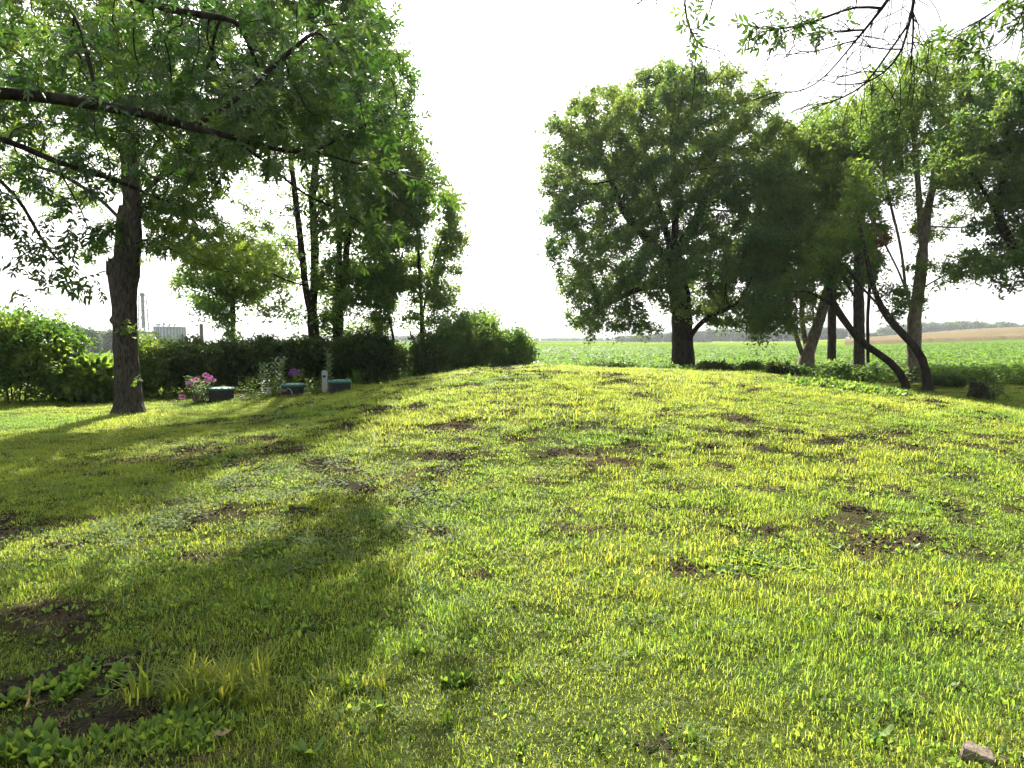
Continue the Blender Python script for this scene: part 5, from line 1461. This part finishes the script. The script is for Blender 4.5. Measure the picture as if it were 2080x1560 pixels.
o = obj('dead_leaf', v, f, plain("dead_leaf", (.22, .17, .08), .7, 0, .3, .3, 40), world=False); o.location = (dl[0], dl[1], dl[2] + .03)
tag(o, "curled dry leaf with a pale rim on the soil at the bottom left", 'leaf')

# ------------------------------------------------------------------ farm far away: bins, tower, shed, woods, poles
def galv():
    m, nt, b, out = new_mat("galvanised_sheet")
    tc = nt.nodes.new("ShaderNodeTexCoord")
    w = nt.nodes.new("ShaderNodeTexWave"); w.bands_direction = 'Z'; w.inputs["Scale"].default_value = .9; w.inputs["Distortion"].default_value = 0
    nt.links.new(tc.outputs["Object"], w.inputs["Vector"])
    n = noise_node(nt, .5, 3, .5, tc.outputs["Object"])
    r = ramp(nt, n.outputs[0], [(.3, (.24, .28, .33)), (.7, (.34, .38, .43))])
    mx = nt.nodes.new("ShaderNodeMixRGB"); mx.blend_type = 'MULTIPLY'; mx.inputs[0].default_value = .35
    nt.links.new(r.outputs[0], mx.inputs[1]); nt.links.new(w.outputs[0], mx.inputs[2])
    nt.links.new(mx.outputs[0], b.inputs["Base Color"]); b.inputs["Roughness"].default_value = .45; b.inputs["Metallic"].default_value = .35
    return m
M['galv'] = galv(); M['roofm'] = plain("bin_roof", (.34, .37, .41), .6, 0, .5, .05)
M['white_sheet'] = plain("white_sheet", (.75, .76, .78), .45, 0, .4, .04, .4)
def bin_(label, px, Y, rpx, eave_py, apex_py):
    x = (px - 1040) / F_PX * Y; z0 = th(x, Y); r = rpx * Y / F_PX; ze = P(px, eave_py, Y)[2]; za = P(px, apex_py, Y)[2]
    c = np.array([x, Y, z0]); root = empty('grain_bin', c, label, 'grain bin')
    mb = MB(); mb.lathe(c, [(r, -.3), (r, ze - z0)], 48); mb.build('wall', M['galv'], root, smooth=True)
    mb = MB()
    for k in range(30):
        a = k * 2 * math.pi / 30; q = c + np.array([math.cos(a) * (r + .07), math.sin(a) * (r + .07), 0])
        mb.box((q[0], q[1], (z0 + ze) / 2), (.09, .09, (ze - z0) / 2))
    mb.build('stiffener', plain("stiffener", (.08, .10, .13), .5, .3), root)
    mb = MB(); mb.lathe(c, [(r * 1.03, ze - z0 - .05), (r * 1.03, ze - z0 + .05), (r * .12, za - z0 - .3)], 30)
    for k in range(20):
        a = k * 2 * math.pi / 20
        mb.tube([c + np.array([math.cos(a) * r, math.sin(a) * r, ze - z0 + .12]), c + np.array([math.cos(a) * r * .12, math.sin(a) * r * .12, za - z0 - .22])], .05, 4)
    roof = mb.build('roof', M['roofm'], root)
    mb = MB(); mb.lathe(c, [(r * .13, za - z0 - .35), (r * .13, za - z0), (.01, za - z0 + .25)], 16)
    mb.build('roof_cap', M['galv'], roof).parent = root
    for k in range(6):
        a = -2.9 + k * .45; q = c + np.array([math.cos(a) * r * .8, math.sin(a) * r * .8, (ze - z0) + (za - ze) * .22])
        mb = MB(); mb.box(q + [0, 0, .3], (.28, .28, .35)); mb.build('roof_vent', M['galv'], root)
    return x, Y, ze, za
M['tower'] = plain("tower_steel", (.10, .12, .15), .5, .3, .4, .1)
X2 = bin_("larger grain bin with a conical roof joined by the sloping spout", 347, 262, 28.5, 664, 652)
X1 = bin_("smaller grain bin half hidden behind the big ash trunk, below the tower", 288, 255, 22, 673, 664)
Yt = 268; xt = (294 - 1040) / F_PX * Yt; zt = th(xt, Yt); zt1 = P(294, 601, Yt)[2]
tw = empty('elevator_tower', (xt, Yt, zt), "tall steel grain elevator tower rising above the bins", 'tower')
mb = MB(); w = 1.25
for sx in (-1, 1):
    for sy in (-1, 1): mb.tube([(xt + sx * w * 1.5, Yt + sy * w * 1.5, zt), (xt + sx * w, Yt + sy * w, zt + 10), (xt + sx * w * .8, Yt + sy * w * .8, zt1)], .17, 5)
nl = 12
for i in range(nl):
    za_ = zt + (zt1 - zt) * i / nl; zb_ = zt + (zt1 - zt) * (i + 1) / nl; ww = w * (1.5 - .6 * i / nl); w2 = w * (1.5 - .6 * (i + 1) / nl)
    for sy in (-1, 1):
        mb.tube([(xt - ww, Yt + sy * ww, za_), (xt + w2, Yt + sy * w2, zb_)], .05, 4); mb.tube([(xt + ww, Yt + sy * ww, za_), (xt - w2, Yt + sy * w2, zb_)], .05, 4)
        mb.tube([(xt - ww, Yt + sy * ww, za_), (xt + ww, Yt + sy * ww, za_)], .05, 4)
mb.build('frame', M['tower'], tw)
mb = MB(); mb.box((xt - .3, Yt, (zt + zt1) / 2), (.22, .3, (zt1 - zt) / 2)); mb.box((xt + .35, Yt, (zt + zt1) / 2), (.22, .3, (zt1 - zt) / 2)); mb.build('elevator_leg', M['galv'], tw)
for zz_, s_ in ((zt1, 1.5), (P(294, 630, Yt)[2], 1.4)):
    mb = MB(); mb.box((xt, Yt, zz_ - .05), (s_, s_, .08))
    for sx in (-1, 1):
        mb.tube([(xt + sx * s_, Yt - s_, zz_ + 1.0), (xt + sx * s_, Yt + s_, zz_ + 1.0)], .05, 4)
        mb.tube([(xt - s_, Yt + sx * s_, zz_ + 1.0), (xt + s_, Yt + sx * s_, zz_ + 1.0)], .05, 4)
        for sy in (-1, 1): mb.tube([(xt + sx * s_, Yt + sy * s_, zz_), (xt + sx * s_, Yt + sy * s_, zz_ + 1.0)], .05, 4)
    mb.build('platform', M['tower'], tw)
mb = MB(); mb.box((xt, Yt, zt1 + .6), (.75, .5, .55)); mb.build('head', M['tower'], tw)
mb = MB(); mb.tube([(xt + .8, Yt, P(301, 612, Yt)[2]), (X2[0], X2[1], X2[3] + .4)], .16, 8); mb.build('spout', M['tower'], tw)
mb = MB(); mb.tube([(xt - .5, Yt, P(294, 640, Yt)[2]), (X1[0] - .5, X1[1], X1[3] + .4)], .14, 8)
for k in range(14): mb.box((xt + 2.1, Yt, zt + 4 + k * 1.1), (.12, .3, .06))
mb.tube([(xt + 2.1, Yt, zt), (xt + 2.1, Yt, zt1 - 2)], .05, 4); mb.tube([(xt + 1.8, Yt, zt), (xt + 1.8, Yt, zt1 - 2)], .04, 4)
mb.build('ladder', M['tower'], tw)
# shed with a rounded roof
Ys = 235; xl = (196 - 1040) / F_PX * Ys; xr = (262 - 1040) / F_PX * Ys; zs = th(xl, Ys); zr = P(200, 693, Ys)[2]
sh = empty('farm_shed', ((xl + xr) / 2, Ys, zs), "white metal shed with a rounded roof left of the big ash trunk", 'shed')
mb = MB(); mb.box(((xl + xr) / 2, Ys + 5, (zs + zr - 1.2) / 2), ((xr - xl) / 2, 5, (zr - 1.2 - zs) / 2)); mb.build('wall', M['white_sheet'], sh)
mb = MB(); ar = [(5.15 * math.cos(t), 1.25 * math.sin(t)) for t in np.linspace(0, math.pi, 14)]
for x_ in (xl - .15, xr + .15):
    for (a, b) in ar: mb.V.append((x_, Ys + 5 + a, zr - 1.25 + b))
for k in range(13): mb.F.append([k, k + 1, 15 + k, 14 + k])
mb.F.append(list(range(14))); mb.F.append(list(range(14, 28)))
mb.build('roof', M['roofm'], sh, smooth=False)
mb = MB(); mb.box((xl + 3.2, Ys - .05, zs + 1.5), (1.6, .06, 1.5)); mb.build('door', plain("shed_door", (.45, .5, .55), .5), sh)

M['farwood'] = leaf_mat("far_wood_leaf", (.045, .075, .035), (.08, .115, .05), (.08, .14, .04), (.16, .24, .06), .3, .7, .1)
def wood_mass(name, label, cat, pts, seed, n, leaf, depth=12, kind=None):
    """a far wood: many crowns, each a cloud of leaf faces"""
    rs = np.random.RandomState(seed); Ps = []; Os = []
    for (px, py_top, Y, wpx) in pts:
        x = (px - 1040) / F_PX * Y; z0 = th(x, Y); h = max(3.0, P(px, py_top, Y)[2] - z0); w = wpx * Y / F_PX / 2
        k = n
        d = rs.randn(k, 3); d /= np.linalg.norm(d, axis=1, keepdims=True)
        yy = Y + rs.rand() * depth
        Ps.append(np.array([x, yy, z0 + h * .55]) + d * (.75 + .25 * rs.rand(k, 1)) * np.array([w, w, h * .47]) * (1 + .12 * rs.randn(k, 1))); Os.append(d)
    Ps = np.concatenate(Ps); Os = np.concatenate(Os)
    tone = np.clip(fbm(Ps[:, 0] * .12, Ps[:, 2] * .12, seed, 2) * 1.5 - .3 + rs.randn(len(Ps)) * .12, 0, 1)
    V, Fc, T = scatter([leafclump(5, leaf, leaf * .8, lw=.8) for _ in range(4)], Ps, frames(Os + rs.randn(len(Ps), 3) * .5, rs.randn(len(Ps), 3) * .5 + [0, 0, 1]), .7 + .6 * rs.rand(len(Ps)), tone)
    return V, Fc, T
rs = np.random.RandomState(15)
def row(x0, x1, n, topf, Y, w, js=1.5):
    return [(x0 + (x1 - x0) * (i + .5) / n + rs.randn() * 2, topf((x0 + (x1 - x0) * (i + .5) / n)) + abs(rs.randn()) * js, Y + rs.rand() * 30, w * rs.uniform(.8, 1.3)) for i in range(n)]
hill = lambda p: np.interp(p, [1780, 1850, 1880, 1940, 1990, 2040, 2080, 2150], [668, 660, 656, 654, 655, 656, 662, 668])
V, Fc, T = wood_mass('far_wood', '', '', row(1790, 2140, 30, hill, 640, 26), 701, 260, 1.7)
tag(obj('far_wood', V, Fc, M['farwood'], tone=T), "hazy blue green wood along the rise at the right horizon", 'wood', kind='stuff')
mid = lambda p: np.interp(p, [1090, 1200, 1300, 1420, 1480, 1560, 1640, 1720, 1790], [688, 686, 683, 671, 668, 674, 664, 668, 684])
V, Fc, T = wood_mass('far_wood', '', '', row(1260, 1790, 44, mid, 520, 22, 1.0), 702, 220, 1.4)
tag(obj('far_wood', V, Fc, M['farwood'], tone=T), "dark bluish tree line on the horizon seen past the thick dark trunk", 'wood', kind='stuff')
V, Fc, T = wood_mass('far_wood', '', '', row(1090, 1270, 22, lambda p: 687.5, 900, 9, .6), 703, 90, 1.6)
tag(obj('far_wood', V, Fc, M['farwood'], tone=T), "thin distant tree line on the horizon right of the bright shrub", 'wood', kind='stuff')
V, Fc, T = wood_mass('far_wood', '', '', row(760, 860, 12, lambda p: 683, 700, 16, 1.0), 706, 90, 1.6)
tag(obj('far_wood', V, Fc, M['farwood'], tone=T), "distant bluish trees glimpsed over the hedge left of the airy tree", 'wood', kind='stuff')
for i, (px, top, w, Y, lb) in enumerate(((150, 664, 36, 205, "rounded far tree farthest left above the shrubs"), (178, 670, 40, 215, "broad far tree left of the white shed"),
                                         (203, 676, 38, 225, "far tree directly behind the white shed roof"), (228, 672, 26, 215, "far tree partly hidden by the big ash trunk"), (128, 684, 30, 210, "lowest far tree behind the left shrubs"))):
    V, Fc, T = wood_mass('', '', '', [(px, top, Y, w), (px - w * .25, top + 6, Y, w * .6), (px + w * .25, top + 5, Y, w * .6)], 710 + i, 420, .75, 2)
    x = (px - 1040) / F_PX * Y; r0_ = empty('far_tree', (x, Y, th(x, Y)), lb, 'tree', None)
    obj('crown', V, Fc, M['farwood'], r0_, tone=T)
    mb = MB(); z0 = th(x, Y); mb.tube([(x, Y, z0 - .3), (x + .2, Y, z0 + 2.5), (x, Y, z0 + 5)], [.45, .35, .2], 8); mb.build('trunk', M['bark_dark'], r0_)
def pole(label, px, Y, top, arms):
    x = (px - 1040) / F_PX * Y; z0 = th(x, Y); zt_ = P(px, top, Y)[2]
    root = empty('utility_pole', (x, Y, z0), label, 'utility pole')
    mb = MB(); mb.tube([(x, Y, z0 - .3), (x, Y, zt_)], [.22, .16], 8); mb.build('pole', M['bark_wood'], root)
    if arms:
        mb = MB(); mb.box((x, Y, zt_ - .6), (arms, .1, .09)); mb.box((x, Y, zt_ - 1.5), (arms * .8, .1, .07))
        mb.build('crossarm', M['bark_wood'], root)
        for k in (-.9, -.45, .45, .9):
            mb = MB(); mb.lathe((x + k * arms, Y, zt_ - .5), [(.08, 0), (.11, .12), (.05, .3), (.01, .32)], 8); mb.build('insulator', M['white_plastic'], root)
pole("grey utility pole with crossarms in front of the far right wood", 1980, 430, 647, 2.2)
pole("short bare pole behind the slender tree left of the grove", 411, 60, 658, 0)

# ------------------------------------------------------------------ summer haze in the air
hz_m = bpy.data.materials.new("haze"); hz_m.use_nodes = True
hn = hz_m.node_tree
for n_ in list(hn.nodes):
    if n_.type != 'OUTPUT_MATERIAL': hn.nodes.remove(n_)
pv = hn.nodes.new("ShaderNodeVolumePrincipled")
pv.inputs["Color"].default_value = (.86, .93, 1.0, 1); pv.inputs["Density"].default_value = HAZE
pv.inputs["Anisotropy"].default_value = .45
hn.links.new(pv.outputs[0], hn.nodes["Material Output"].inputs["Volume"])
mb = MB(); mb.box((0, 660, 23), (1510, 970, 30))
tag(mb.build('haze', hz_m), "thin pale summer haze", "haze", kind="stuff")
